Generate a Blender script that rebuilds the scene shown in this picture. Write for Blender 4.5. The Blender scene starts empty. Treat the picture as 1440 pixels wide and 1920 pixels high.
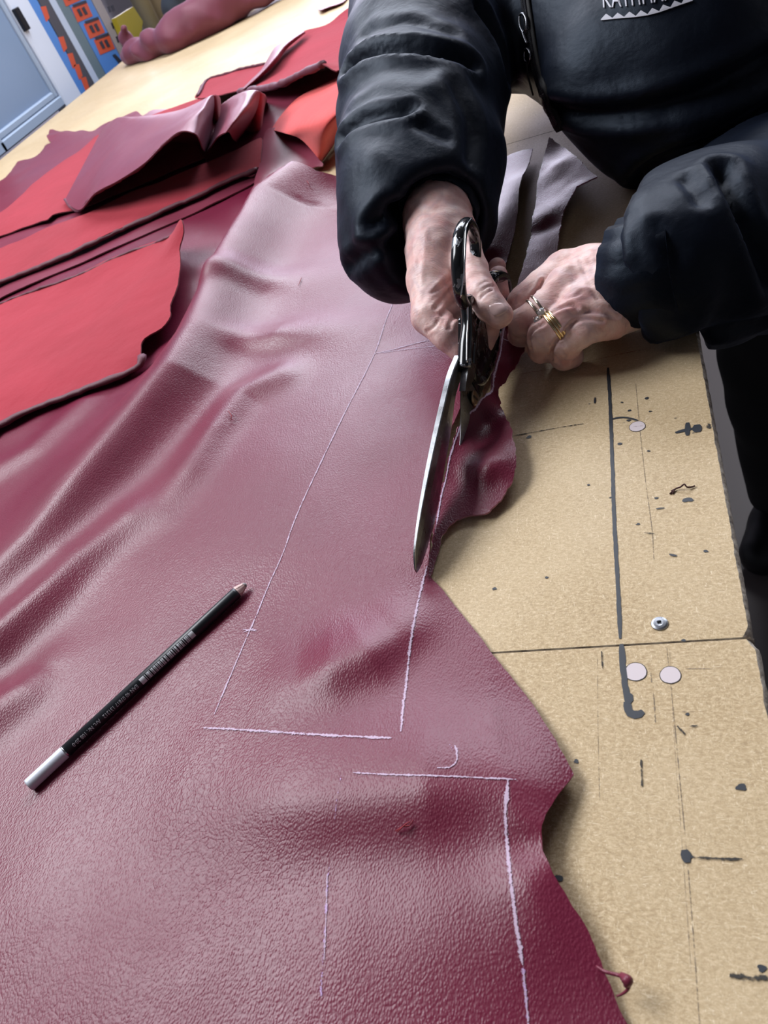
import bpy, math, random
import numpy as np
from mathutils import Vector, Matrix
from mathutils.geometry import delaunay_2d_cdt
from mathutils.bvhtree import BVHTree
random.seed(7); RNG = np.random.default_rng(7)
S = bpy.context.scene; COL = S.collection

# ------------------------------------------------------------------ camera
TOP = 0.90                       # table top above the floor
CH = 0.338                       # lens above the table top
YAW, PITCH, ROLL, F = math.radians(-27.680), math.radians(39.540), math.radians(-25.904), 1484.34
cf = np.array([math.sin(YAW)*math.cos(PITCH), math.cos(YAW)*math.cos(PITCH), -math.sin(PITCH)])
_r0 = np.array([math.cos(YAW), -math.sin(YAW), 0.0]); _u0 = np.cross(_r0, cf)
cr = math.cos(ROLL)*_r0 + math.sin(ROLL)*_u0
cu = -math.sin(ROLL)*_r0 + math.cos(ROLL)*_u0
CAM = np.array([0.0, 0.0, TOP + CH])
cam = bpy.data.objects.new('camera', bpy.data.cameras.new('camera')); COL.objects.link(cam)
m = Matrix((( cr[0], cu[0], -cf[0], CAM[0]), (cr[1], cu[1], -cf[1], CAM[1]), (cr[2], cu[2], -cf[2], CAM[2]), (0, 0, 0, 1)))
cam.matrix_world = m
cam.data.sensor_fit = 'VERTICAL'; cam.data.sensor_height = 24.0; cam.data.lens = F/1920*24.0
cam.data.clip_start = 0.02; cam.data.clip_end = 60
cam.data.dof.use_dof = True; cam.data.dof.focus_distance = 0.52; cam.data.dof.aperture_fstop = 13
S.camera = cam
# ------------------------------------------------------------------ light
S.view_settings.view_transform = 'Standard'; S.view_settings.look = 'None'
S.view_settings.gamma = 1; S.view_settings.exposure = 0.06; S.view_settings.use_curve_mapping = False
w = bpy.data.worlds.new('room_air'); S.world = w; w.use_nodes = True
w.node_tree.nodes['Background'].inputs[0].default_value = (0.62, 0.72, 0.92, 1)
w.node_tree.nodes['Background'].inputs[1].default_value = 0.30
def area(name, loc, aim, sx, sy, power, col):
    l = bpy.data.lights.new(name, 'AREA'); l.shape = 'RECTANGLE'; l.size = sx; l.size_y = sy; l.energy = power; l.color = col
    o = bpy.data.objects.new(name, l); COL.objects.link(o); o.location = loc
    o.rotation_euler = (Vector(aim)-Vector(loc)).to_track_quat('-Z', 'Y').to_euler()
    return o
area('window_daylight', (-2.6, 5.4, TOP+1.25), (-0.6, 1.0, TOP), 4.6, 1.8, 245, (0.84, 0.80, 1.0))
area('ceiling_tube_light', (-1.35, 0.75, TOP+1.50), (-0.3, 0.5, TOP), 1.3, 0.9, 56, (0.93, 0.95, 1.0))
area('ceiling_tube_light_far', (-0.35, 2.5, TOP+1.50), (-0.3, 1.1, TOP), 2.4, 0.9, 85, (0.86, 0.90, 1.0))

# ------------------------------------------------------------------ point helpers
def ray(u, v): return cf + cr*((u-720)/F) - cu*((v-960)/F)
def at(u, v, z=0.0):             # the point z above the table top seen along a direction
    d = ray(u, v); return CAM + d*((z-CH)/d[2])
def dep(u, v, d): return CAM + ray(u, v)*d
def atx(u, v, x):
    d = ray(u, v); return CAM + d*(x/d[0])
def V(a): return Vector((float(a[0]), float(a[1]), float(a[2])))

# ------------------------------------------------------------------ scene helpers
def tag(o, label=None, cat=None, group=None, kind=None):
    if label: o['label'] = label
    if cat: o['category'] = cat
    if group: o['group'] = group
    if kind: o['kind'] = kind
    return o
def empty(name, loc, label, cat, group=None):
    o = bpy.data.objects.new(name, None); COL.objects.link(o); o.location = loc
    o.empty_display_size = 0.05
    return tag(o, label, cat, group)
def mesh(name, vs, fs, mats, parent=None, smooth=True, mi=None):
    me = bpy.data.meshes.new(name)
    me.from_pydata([tuple(map(float, v)) for v in vs], [], [tuple(int(i) for i in f) for f in fs])
    if not isinstance(mats, (list, tuple)): mats = [mats]
    for a in mats: me.materials.append(a)
    if mi is not None: me.polygons.foreach_set('material_index', np.asarray(mi, dtype=np.int32))
    me.polygons.foreach_set('use_smooth', np.full(len(me.polygons), bool(smooth)))
    me.update()
    o = bpy.data.objects.new(name, me); COL.objects.link(o)
    if parent is not None:
        o.parent = parent
        o.matrix_parent_inverse = Matrix.Translation(-Vector(parent.location)) if parent.parent is None else parent_inv(parent)
    return o
def parent_inv(p):
    mw = Matrix.Identity(4); q = p; chain = []
    while q is not None: chain.append(q); q = q.parent
    for q in reversed(chain): mw = mw @ (q.matrix_parent_inverse if q.parent else Matrix.Identity(4)) @ Matrix.Translation(q.location)
    return mw.inverted()
class MB:
    def __init__(s): s.v = []; s.f = []; s.m = []
    def add(s, vs, fs, m=0):
        n = len(s.v); s.v += [tuple(map(float, v)) for v in vs]; s.f += [tuple(int(i)+n for i in f) for f in fs]; s.m += [m]*len(fs)
    def build(s, name, mats, parent=None, smooth=True): return mesh(name, s.v, s.f, mats, parent, smooth, s.m)
def box_vf(lo, hi, bev=0.0):
    x0, y0, z0 = lo; x1, y1, z1 = hi
    if bev <= 0:
        vs = [(x0,y0,z0),(x1,y0,z0),(x1,y1,z0),(x0,y1,z0),(x0,y0,z1),(x1,y0,z1),(x1,y1,z1),(x0,y1,z1)]
        return vs, [(0,3,2,1),(4,5,6,7),(0,1,5,4),(1,2,6,5),(2,3,7,6),(3,0,4,7)]
    b = bev; vs = []; fs = []
    rings = [(z0, b), (z0+b, 0), (z1-b, 0), (z1, b)]
    for z, k in rings:
        vs += [(x0+k+b*0, y0+b+k*0, z), (x0+b+k*0, y0+k, z), (x1-b, y0+k, z), (x1-k, y0+b, z), (x1-k, y1-b, z), (x1-b, y1-k, z), (x0+b, y1-k, z), (x0+k, y1-b, z)]
    for i in range(3):
        for j in range(8):
            a = i*8+j; c = i*8+(j+1) % 8; fs.append((a, c, c+8, a+8))
    fs.append(tuple(range(7, -1, -1))); fs.append(tuple(range(24, 32)))
    return vs, fs
def add_box(name, lo, hi, mat, parent=None, bev=0.002):
    vs, fs = box_vf(lo, hi, bev); return mesh(name, vs, fs, mat, parent, False)
def catmull(P, n=8, closed=False):
    P = [np.asarray(p, float) for p in P]; N = len(P); out = []
    rng = range(N) if closed else range(N-1)
    for i in rng:
        p1, p2 = P[i], P[(i+1) % N]
        p0 = P[(i-1) % N] if closed or i > 0 else 2*p1-p2
        p3 = P[(i+2) % N] if closed or i+2 < N else 2*p2-p1
        for k in range(n):
            t = k/n
            out.append(0.5*((2*p1)+(-p0+p2)*t+(2*p0-5*p1+4*p2-p3)*t*t+(-p0+3*p1-3*p2+p3)*t**3))
    if not closed: out.append(P[-1])
    return out
def resample(P, step, closed=False):
    P = [np.asarray(p, float) for p in P]
    if closed: P = P+[P[0]]
    A = np.array(P); L = np.r_[0, np.cumsum(np.linalg.norm(np.diff(A, axis=0), axis=1))]
    n = max(2, int(round(L[-1]/step))); t = np.linspace(0, L[-1], n+1)
    B = np.stack([np.interp(t, L, A[:, i]) for i in range(A.shape[1])], 1)
    return list(B[:-1]) if closed else list(B)
def tube_vf(P, R, n=10, flat=1.0, closed=False, up=(0, 0, 1), twist=0.0):
    P = [np.asarray(p, float) for p in P]; N = len(P)
    if not hasattr(R, '__len__'): R = [R]*N
    vs = []; fs = []; up = np.array(up, float)
    for i in range(N):
        a = P[(i-1) % N] if (closed or i > 0) else P[i]; b = P[(i+1) % N] if (closed or i < N-1) else P[i]
        t = b-a; t = t/(np.linalg.norm(t)+1e-12)
        s = np.cross(t, up)
        if np.linalg.norm(s) < 1e-4: s = np.cross(t, (1, 0, 0.1))
        s /= np.linalg.norm(s); q = np.cross(s, t)
        for k in range(n):
            an = 2*math.pi*k/n+twist
            vs.append(P[i]+s*math.cos(an)*R[i]+q*math.sin(an)*R[i]*flat)
    for i in range(N if closed else N-1):
        for k in range(n):
            a = i*n+k; b = i*n+(k+1) % n; j = ((i+1) % N)*n
            fs.append((a, b, j+(k+1) % n, j+k))
    if not closed:
        fs.append(tuple(range(n-1, -1, -1))); fs.append(tuple((N-1)*n+k for k in range(n)))
    return vs, fs
def inside_poly(X, Y, P):
    P = np.asarray(P); r = np.zeros(X.shape, bool); n = len(P); j = n-1
    for i in range(n):
        xi, yi, xj, yj = P[i][0], P[i][1], P[j][0], P[j][1]
        c = ((yi > Y) != (yj > Y)) & (X < (xj-xi)*(Y-yi)/(yj-yi+1e-15)+xi)
        r ^= c; j = i
    return r
def noise2(x, y, seed=0, sc=1.0):          # smooth value noise, any array shape
    x = np.asarray(x, float)*sc+seed*17.3; y = np.asarray(y, float)*sc+seed*5.7
    xi = np.floor(x).astype(np.int64); yi = np.floor(y).astype(np.int64); fx = x-xi; fy = y-yi
    def h(a, b):
        k = (a*374761393+b*668265263+seed*1442695) & 0xffffffff; k = ((k ^ (k >> 13))*1274126177) & 0xffffffff
        return ((k ^ (k >> 16)) & 0xffff)/65535.0*2-1
    fx = fx*fx*(3-2*fx); fy = fy*fy*(3-2*fy)
    return (h(xi, yi)*(1-fx)+h(xi+1, yi)*fx)*(1-fy)+(h(xi, yi+1)*(1-fx)+h(xi+1, yi+1)*fx)*fy
def seg_dist(X, Y, P):                     # distance, param, side to an open polyline of (x, y, ...)
    P = np.asarray(P, float); best = np.full(X.shape, 1e9); par = np.zeros(X.shape); side = np.zeros(X.shape)
    for i in range(len(P)-1):
        a = P[i, :2]; b = P[i+1, :2]; d = b-a; L2 = d@d+1e-15
        t = np.clip(((X-a[0])*d[0]+(Y-a[1])*d[1])/L2, 0, 1)
        dx = X-(a[0]+t*d[0]); dy = Y-(a[1]+t*d[1]); q = np.hypot(dx, dy)
        k = q < best; best = np.where(k, q, best); par = np.where(k, i+t, par)
        side = np.where(k, (d[0]*dy-d[1]*dx)/(math.sqrt(L2)*q+1e-9), side)
    return best, par, side
def tps(C):                                # thin plate through (x, y, z) controls
    C = np.asarray(C, float); n = len(C)
    def U(r2): return 0.5*r2*np.log(r2+1e-12)
    r2 = (C[:, None, 0]-C[None, :, 0])**2+(C[:, None, 1]-C[None, :, 1])**2
    A = np.zeros((n+3, n+3)); A[:n, :n] = U(r2)+np.eye(n)*1e-5; A[:n, n] = 1; A[:n, n+1:] = C[:, :2]; A[n:, :n] = A[:n, n:].T
    wgt = np.linalg.lstsq(A, np.r_[C[:, 2], 0, 0, 0], rcond=None)[0]
    def f(X, Y):
        X = np.asarray(X, float); Y = np.asarray(Y, float); r = wgt[n]+wgt[n+1]*X+wgt[n+2]*Y
        for i in range(n): r = r+wgt[i]*U((X-C[i, 0])**2+(Y-C[i, 1])**2)
        return r
    return f
def sheet(name, outline, hf, spacing, mats, parent=None, thick=0.0013, rag=0.0, seed=1, edge=None):
    """a leather sheet: outline in (x, y), hf(x, y) its height above the table; real thickness, cut rim of its own"""
    O = resample([np.array(p[:2], float) for p in outline], edge or spacing, True); O = np.array(O)
    if rag:
        L = np.arange(len(O)); O = O+np.stack([noise2(L*0.9, L*0, seed, 1), noise2(L*0.9, L*0+9, seed+3, 1)], 1)*rag
    x0, y0 = O.min(0); x1, y1 = O.max(0); pts = []; y = y0; row = 0
    while y < y1:
        s = spacing*max(1.0, min(3.0, (y)/0.5)); xs = np.arange(x0+(row % 2)*s*0.5, x1, s)
        if len(xs): pts.append(np.stack([xs, np.full_like(xs, y)], 1))
        y += s*0.87; row += 1
    pts = np.concatenate(pts); pts = pts[inside_poly(pts[:, 0], pts[:, 1], O)]
    d, _, _ = seg_dist(pts[:, 0], pts[:, 1], np.r_[O, O[:1]]); pts = pts[d > spacing*0.45]
    n = len(O); allp = [Vector((float(a), float(b))) for a, b in np.r_[O, pts]]
    vc, _, fc, *_ = delaunay_2d_cdt(allp, [(i, (i+1) % n) for i in range(n)], [], 1, 1e-7)
    xy = np.array([(v.x, v.y) for v in vc]); tri = np.array([list(f)[:3] for f in fc])
    a, b, c = xy[tri[:, 0]], xy[tri[:, 1]], xy[tri[:, 2]]
    ar = (b[:, 0]-a[:, 0])*(c[:, 1]-a[:, 1])-(b[:, 1]-a[:, 1])*(c[:, 0]-a[:, 0]); tri[ar < 0] = tri[ar < 0][:, ::-1]
    z = hf(xy[:, 0], xy[:, 1])+TOP; T = np.c_[xy, z]
    N = np.zeros_like(T); fn = np.cross(T[tri[:, 1]]-T[tri[:, 0]], T[tri[:, 2]]-T[tri[:, 0]])
    for k in range(3): np.add.at(N, tri[:, k], fn)
    N /= np.linalg.norm(N, axis=1)[:, None]+1e-15; B = T-N*thick
    nv = len(T); e = {}
    for t in tri:
        for k in range(3):
            p, q = int(t[k]), int(t[(k+1) % 3]); e[(p, q)] = 1
    bd = [k for k in e if (k[1], k[0]) not in e]
    vs = list(T)+list(B); fs = [tuple(t) for t in tri]+[tuple(t[::-1]+nv) for t in tri]; mi = [0]*len(tri)+[1 if len(mats) > 1 else 0]*len(tri)
    rv = {}
    def rid(i):
        if i not in rv: rv[i] = len(vs); vs.append(T[i]); vs.append(B[i])
        return rv[i]
    for p, q in bd:
        i, j = rid(p), rid(q); fs.append((i, i+1, j+1, j)); mi.append(len(mats)-1)
    return mesh(name, vs, fs, mats, parent, True, mi)
def loft(name, curves, mats, parent=None, n=60, m=10, thick=0.0013, closed=False):
    C = [np.array(resample(catmull(c, 10), 1e9 if len(c) < 2 else 1e-9+0, False)) if False else np.array(catmull(c, 12)) for c in curves]
    R = []
    for c in C:
        L = np.r_[0, np.cumsum(np.linalg.norm(np.diff(c, axis=0), axis=1))]; t = np.linspace(0, L[-1], n)
        if len(set(len(k) for k in curves)) == 1:      # same control count: keep the controls matched
            t = None; idx = np.linspace(0, len(c)-1, n); R.append(np.stack([np.interp(idx, np.arange(len(c)), c[:, i]) for i in range(3)], 1))
        else: R.append(np.stack([np.interp(t, L, c[:, i]) for i in range(3)], 1))
    rows = np.array(catmull(R, m)); nr = len(rows); G = rows.reshape(-1, 3)
    fs = []
    for i in range(nr-1):
        for j in range(n-1):
            a = i*n+j; fs.append((a, a+1, a+n+1, a+n))
    tri = np.array(fs); N = np.zeros_like(G); fn = np.cross(G[tri[:, 2]]-G[tri[:, 0]], G[tri[:, 3]]-G[tri[:, 1]])
    for k in range(4): np.add.at(N, tri[:, k], fn)
    N /= np.linalg.norm(N, axis=1)[:, None]+1e-15
    if N[:, 2].mean() < 0: N = -N; fs = [f[::-1] for f in fs]
    B = G-N*thick; nv = len(G); mi = [0]*len(fs)+[1 if len(mats) > 1 else 0]*len(fs); fs = fs+[tuple(k+nv for k in f[::-1]) for f in fs]
    rim = [j for j in range(n)]+[i*n+n-1 for i in range(1, nr)]+[(nr-1)*n+j for j in range(n-2, -1, -1)]+[i*n for i in range(nr-2, 0, -1)]
    vs = list(G)+list(B); s0 = len(vs)
    for i in rim: vs.append(G[i]); vs.append(B[i])
    for k in range(len(rim)):
        a = s0+2*k; b = s0+2*((k+1) % len(rim)); fs.append((a, a+1, b+1, b)); mi.append(len(mats)-1)
    return mesh(name, vs, fs, mats, parent, True, mi)

# ------------------------------------------------------------------ signed distance bodies -> one continuous surface
def smin(a, b, k):
    h = np.clip(0.5+0.5*(b-a)/k, 0, 1); return b*(1-h)+a*h-k*h*(1-h)
def cone(p, a, b, ra, rb):                 # round cone
    ba = b-a; l2 = ba@ba+1e-12; t = np.clip(((p-a)@ba)/l2, 0, 1)
    q = p-a-t[:, None]*ba; return np.sqrt((q*q).sum(1))-(ra+(rb-ra)*t)
def ell(p, c, ax, r):                      # ellipsoid, ax 3x3 rows = axes
    q = (p-c)@np.asarray(ax).T/np.asarray(r); k = np.sqrt((q*q).sum(1))+1e-9; g = np.sqrt(((q/np.asarray(r))**2).sum(1))+1e-9
    return k*(k-1)/g
def chain(p, pts, k=0.003):
    d = None
    for i in range(len(pts)-1):
        a, b = pts[i], pts[i+1]; e = cone(p, np.asarray(a[0], float), np.asarray(b[0], float), a[1], b[1])
        d = e if d is None else smin(d, e, k)
    return d
def nets(f, lo, hi, h, lip=1.6):
    """surface nets over f, evaluated only in blocks near the surface"""
    lo = np.array(lo, float); hi = np.array(hi, float); B = 8
    nb = np.ceil((hi-lo)/(h*B)).astype(int); n = nb*B+1
    gx, gy, gz = [np.arange(k) for k in nb]
    C = np.stack(np.meshgrid(gx, gy, gz, indexing='ij'), -1).reshape(-1, 3); ctr = lo+(C+0.5)*B*h
    dc = np.concatenate([f(ctr[i:i+200000]) for i in range(0, len(ctr), 200000)])
    val = np.empty(n, np.float32); val[:] = 1.0
    near = np.abs(dc) < lip*B*h*0.87+h*2
    for c, d in zip(C[~near], dc[~near]):
        if d < 0: val[c[0]*B:c[0]*B+B+1, c[1]*B:c[1]*B+B+1, c[2]*B:c[2]*B+B+1] = -1.0
    Cn = C[near]; L = np.stack(np.meshgrid(*[np.arange(B+1)]*3, indexing='ij'), -1).reshape(-1, 3)
    for i in range(0, len(Cn), 400):
        I = (Cn[i:i+400, None, :]*B+L[None]).reshape(-1, 3); val[I[:, 0], I[:, 1], I[:, 2]] = f(lo+I*h)
    v = val; s = v < 0
    cs = s[:-1, :-1, :-1].astype(np.int8); cnt = np.zeros(cs.shape, np.int8)
    for a in (0, 1):
        for b in (0, 1):
            for c in (0, 1): cnt += s[a:n[0]-1+a, b:n[1]-1+b, c:n[2]-1+c]
    act = (cnt > 0) & (cnt < 8); idx = np.full(act.shape, -1, np.int64); A = np.argwhere(act); idx[act] = np.arange(len(A))
    acc = np.zeros((len(A), 3)); w_ = np.zeros(len(A))
    cor = [(a, b, c) for a in (0, 1) for b in (0, 1) for c in (0, 1)]
    for i, p in enumerate(cor):
        for q in cor[i+1:]:
            if sum(abs(x-y) for x, y in zip(p, q)) != 1: continue
            v0 = v[A[:, 0]+p[0], A[:, 1]+p[1], A[:, 2]+p[2]]; v1 = v[A[:, 0]+q[0], A[:, 1]+q[1], A[:, 2]+q[2]]
            k = (v0 < 0) != (v1 < 0); t = np.where(k, v0/(v0-v1+1e-12*(~k)), 0)
            P = np.array(p)+t[:, None]*(np.array(q)-np.array(p)); acc += P*k[:, None]; w_ += k
    P = lo+(A+acc/w_[:, None])*h
    F_ = []
    for ax in range(3):
        o1, o2 = [(1, 2), (2, 0), (0, 1)][ax]
        sl0 = [slice(None)]*3; sl1 = [slice(None)]*3; sl0[ax] = slice(0, n[ax]-1); sl1[ax] = slice(1, n[ax])
        a = s[tuple(sl0)]; b = s[tuple(sl1)]; E = np.argwhere(a != b)
        E = E[(E[:, o1] > 0) & (E[:, o2] > 0) & (E[:, o1] < n[o1]-1) & (E[:, o2] < n[o2]-1)]
        def cell(d1, d2):
            Q = E.copy(); Q[:, o1] -= d1; Q[:, o2] -= d2; return idx[Q[:, 0], Q[:, 1], Q[:, 2]]
        q = np.stack([cell(1, 1), cell(0, 1), cell(0, 0), cell(1, 0)], 1)
        fl = ~a[E[:, 0], E[:, 1], E[:, 2]]; q[fl] = q[fl][:, ::-1]; F_.append(q)
    Q = np.concatenate(F_); Q = Q[(Q >= 0).all(1)]
    return P, Q
def vnormals(P, Q):
    N = np.zeros_like(P); fn = np.cross(P[Q[:, 2]]-P[Q[:, 0]], P[Q[:, 3]]-P[Q[:, 1]])
    for k in range(4): np.add.at(N, Q[:, k], fn)
    return N/(np.linalg.norm(N, axis=1)[:, None]+1e-15)
def relax(P, Q, it=2, a=0.5):
    for _ in range(it):
        A = np.zeros_like(P); c = np.zeros(len(P))
        for i in range(4):
            j = (i+1) % 4
            np.add.at(A, Q[:, i], P[Q[:, j]]); np.add.at(c, Q[:, i], 1); np.add.at(A, Q[:, j], P[Q[:, i]]); np.add.at(c, Q[:, j], 1)
        P = P*(1-a)+a*A/np.maximum(c, 1)[:, None]
    return P

# ------------------------------------------------------------------ materials
def lin(c):
    return tuple(((x/255)/12.92 if x/255 <= 0.04045 else ((x/255+0.055)/1.055)**2.4) for x in c)+(1.0,)
def mat(name, base=(0.5, 0.5, 0.5), rough=0.5, metal=0.0, spec=0.5, **kw):
    a = bpy.data.materials.new(name); a.use_nodes = True; nt = a.node_tree; b = nt.nodes['Principled BSDF']
    b.inputs['Base Color'].default_value = (*base[:3], 1); b.inputs['Roughness'].default_value = rough
    b.inputs['Metallic'].default_value = metal; b.inputs['Specular IOR Level'].default_value = spec
    for k, v in kw.items(): b.inputs[k.replace('_', ' ')].default_value = v
    return a
def nd(a, t, **kw):
    x = a.node_tree.nodes.new(t)
    for k, v in kw.items():
        if k in ('sc', 'det', 'dist', 'rgh'): x.inputs[{'sc': 'Scale', 'det': 'Detail', 'dist': 'Distortion', 'rgh': 'Roughness'}[k]].default_value = v
        else: setattr(x, k, v)
    return x
def lk(a, x, y): a.node_tree.links.new(x, y)
def ramp(a, src, stops, inter='LINEAR'):
    r = nd(a, 'ShaderNodeValToRGB'); r.color_ramp.interpolation = inter; e = r.color_ramp.elements
    while len(e) < len(stops): e.new(0.5)
    for i, (p, c) in enumerate(stops): e[i].position = p; e[i].color = c if len(c) == 4 else (*c, 1)
    lk(a, src, r.inputs[0]); return r.outputs[0]
def g(x): return (x, x, x, 1)
def mathn(a, op, x, y=None, z=None):
    n = nd(a, 'ShaderNodeMath', operation=op)
    for i, q in enumerate((x, y, z)):
        if q is None: continue
        if isinstance(q, (int, float)): n.inputs[i].default_value = q
        else: lk(a, q, n.inputs[i])
    return n.outputs[0]
def mix(a, fac, c1, c2, blend='MIX'):
    n = nd(a, 'ShaderNodeMix', data_type='RGBA', blend_type=blend)
    for i, q in ((0, fac), (6, c1), (7, c2)):
        if isinstance(q, (int, float)): n.inputs[i].default_value = q
        elif isinstance(q, tuple): n.inputs[i].default_value = q if len(q) == 4 else (*q, 1)
        else: lk(a, q, n.inputs[i])
    return n.outputs[2]
def coords(a, scale=(1, 1, 1), rot=(0, 0, 0)):
    t = nd(a, 'ShaderNodeTexCoord'); mp = nd(a, 'ShaderNodeMapping'); mp.inputs['Scale'].default_value = scale; mp.inputs['Rotation'].default_value = rot
    lk(a, t.outputs['Object'], mp.inputs[0]); return mp.outputs[0]
def noise(a, vec, sc, det=3, rgh=0.5, dist=0.0):
    n = nd(a, 'ShaderNodeTexNoise', sc=sc, det=det, rgh=rgh, dist=dist); lk(a, vec, n.inputs['Vector']); return n.outputs[0]
def voro(a, vec, sc, feat='F1'):
    n = nd(a, 'ShaderNodeTexVoronoi', feature=feat, sc=sc); lk(a, vec, n.inputs['Vector']); return n.outputs['Distance']
def warp(a, vec, sc, amt):
    n = nd(a, 'ShaderNodeTexNoise', sc=sc, det=2); lk(a, vec, n.inputs['Vector'])
    s = nd(a, 'ShaderNodeVectorMath', operation='SUBTRACT'); lk(a, n.outputs['Color'], s.inputs[0]); s.inputs[1].default_value = (.5, .5, .5)
    k = nd(a, 'ShaderNodeVectorMath', operation='SCALE'); lk(a, s.outputs[0], k.inputs[0]); k.inputs['Scale'].default_value = amt
    d = nd(a, 'ShaderNodeVectorMath', operation='ADD'); lk(a, vec, d.inputs[0]); lk(a, k.outputs[0], d.inputs[1]); return d.outputs[0]
def bump(a, h, strength, dist):
    n = nd(a, 'ShaderNodeBump'); n.inputs['Strength'].default_value = strength; n.inputs['Distance'].default_value = dist
    lk(a, h, n.inputs['Height']); return n.outputs[0]
def bs(a): return a.node_tree.nodes['Principled BSDF']

def leather(name, c1, c2, rough=0.42, grain=1.0, spec=0.6, sheen=0.25):
    a = mat(name, c1, rough, spec=spec, Sheen_Weight=sheen, Sheen_Roughness=0.45, Sheen_Tint=(0.75, 0.65, 0.95, 1))
    c = coords(a); wc = warp(a, c, 180, 0.0016)
    vn = nd(a, 'ShaderNodeTexVoronoi', feature='SMOOTH_F1', sc=1.0); mp = nd(a, 'ShaderNodeMapping'); mp.inputs['Rotation'].default_value = (0, 0, .6); mp.inputs['Scale'].default_value = (980, 640, 760); lk(a, wc, mp.inputs[0]); lk(a, mp.outputs[0], vn.inputs['Vector']); vn.inputs['Smoothness'].default_value = .55
    cells = ramp(a, vn.outputs['Distance'], [(0.0, g(1)), (0.70, g(0))])
    wr = warp(a, c, 45, 0.012); v2 = voro(a, wr, 210, 'DISTANCE_TO_EDGE'); cre = ramp(a, v2, [(0.0, g(0)), (0.10, g(1))])
    patch = ramp(a, noise(a, c, 7, 3), [(0.42, g(0)), (0.68, g(1))])
    cre2 = mathn(a, 'MULTIPLY', mathn(a, 'SUBTRACT', 1.0, cre), patch)
    fine = noise(a, c, 1500, 2)
    h = mathn(a, 'SUBTRACT', mathn(a, 'ADD', cells, mathn(a, 'MULTIPLY', fine, 0.35)), mathn(a, 'MULTIPLY', cre2, 0.55))
    soft = noise(a, c, 55, 3)
    h = mathn(a, 'ADD', h, mathn(a, 'MULTIPLY', soft, 2.0))
    lk(a, bump(a, h, 0.62*grain, 0.00035), bs(a).inputs['Normal'])
    col = mix(a, noise(a, c, 16, 4, 0.6), (*c1, 1), (*c2, 1))
    col = mix(a, mathn(a, 'MULTIPLY', mathn(a, 'SUBTRACT', 1.0, cells), 0.22*grain), col, tuple(x*0.45 for x in c1)+(1,))
    lk(a, col, bs(a).inputs['Base Color'])
    lk(a, ramp(a, noise(a, c, 9, 3), [(0.3, g(rough-0.05)), (0.7, g(rough+0.07))]), bs(a).inputs['Roughness'])
    return a
M = {}
M['hide'] = leather('crimson_grain_leather', (0.122, 0.0085, 0.028), (0.158, 0.012, 0.038), 0.36, 0.62, 0.42, 0.0)
M['mauve'] = leather('wine_grain_leather', (0.150, 0.018, 0.038), (0.180, 0.027, 0.050), 0.38, 0.3, 0.36, 0.03)
M['matte_mauve'] = leather('matte_wine_leather', (0.13, 0.022, 0.040), (0.17, 0.032, 0.055), 0.58, 0.3, 0.5, 0.2)
def suede(name, c1, c2):
    a = mat(name, c1, 0.95, spec=0.15, Sheen_Weight=0.25, Sheen_Roughness=0.6, Sheen_Tint=(1, 0.5, 0.55, 1)); c = coords(a)
    n = noise(a, c, 6, 5, 0.65); f = noise(a, c, 900, 3, 0.6); k = mathn(a, 'ADD', mathn(a, 'MULTIPLY', n, 0.8), mathn(a, 'MULTIPLY', f, 0.3))
    lk(a, ramp(a, k, [(0.4, (*c1, 1)), (0.75, (*c2, 1))]), bs(a).inputs['Base Color'])
    lk(a, bump(a, mathn(a, 'ADD', f, mathn(a, 'MULTIPLY', noise(a, c, 60, 4), 4)), 0.5, 0.0005), bs(a).inputs['Normal']); return a
M['suede'] = suede('red_flesh_side_suede', (0.215, 0.009, 0.017), (0.29, 0.016, 0.029))
M['salmon'] = suede('salmon_suede', (0.46, 0.055, 0.05), (0.58, 0.09, 0.08))
M['edge_dark'] = leather('dark_rolled_leather_edge', (0.075, 0.012, 0.022), (0.12, 0.025, 0.04), 0.6, 0.5, 0.4, 0.1)
M['rim'] = mat('cut_leather_rim', (0.12, 0.02, 0.03), 0.8)
M['rim_pale'] = mat('chalky_cut_rim', (0.38, 0.16, 0.22), 0.8)

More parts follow.
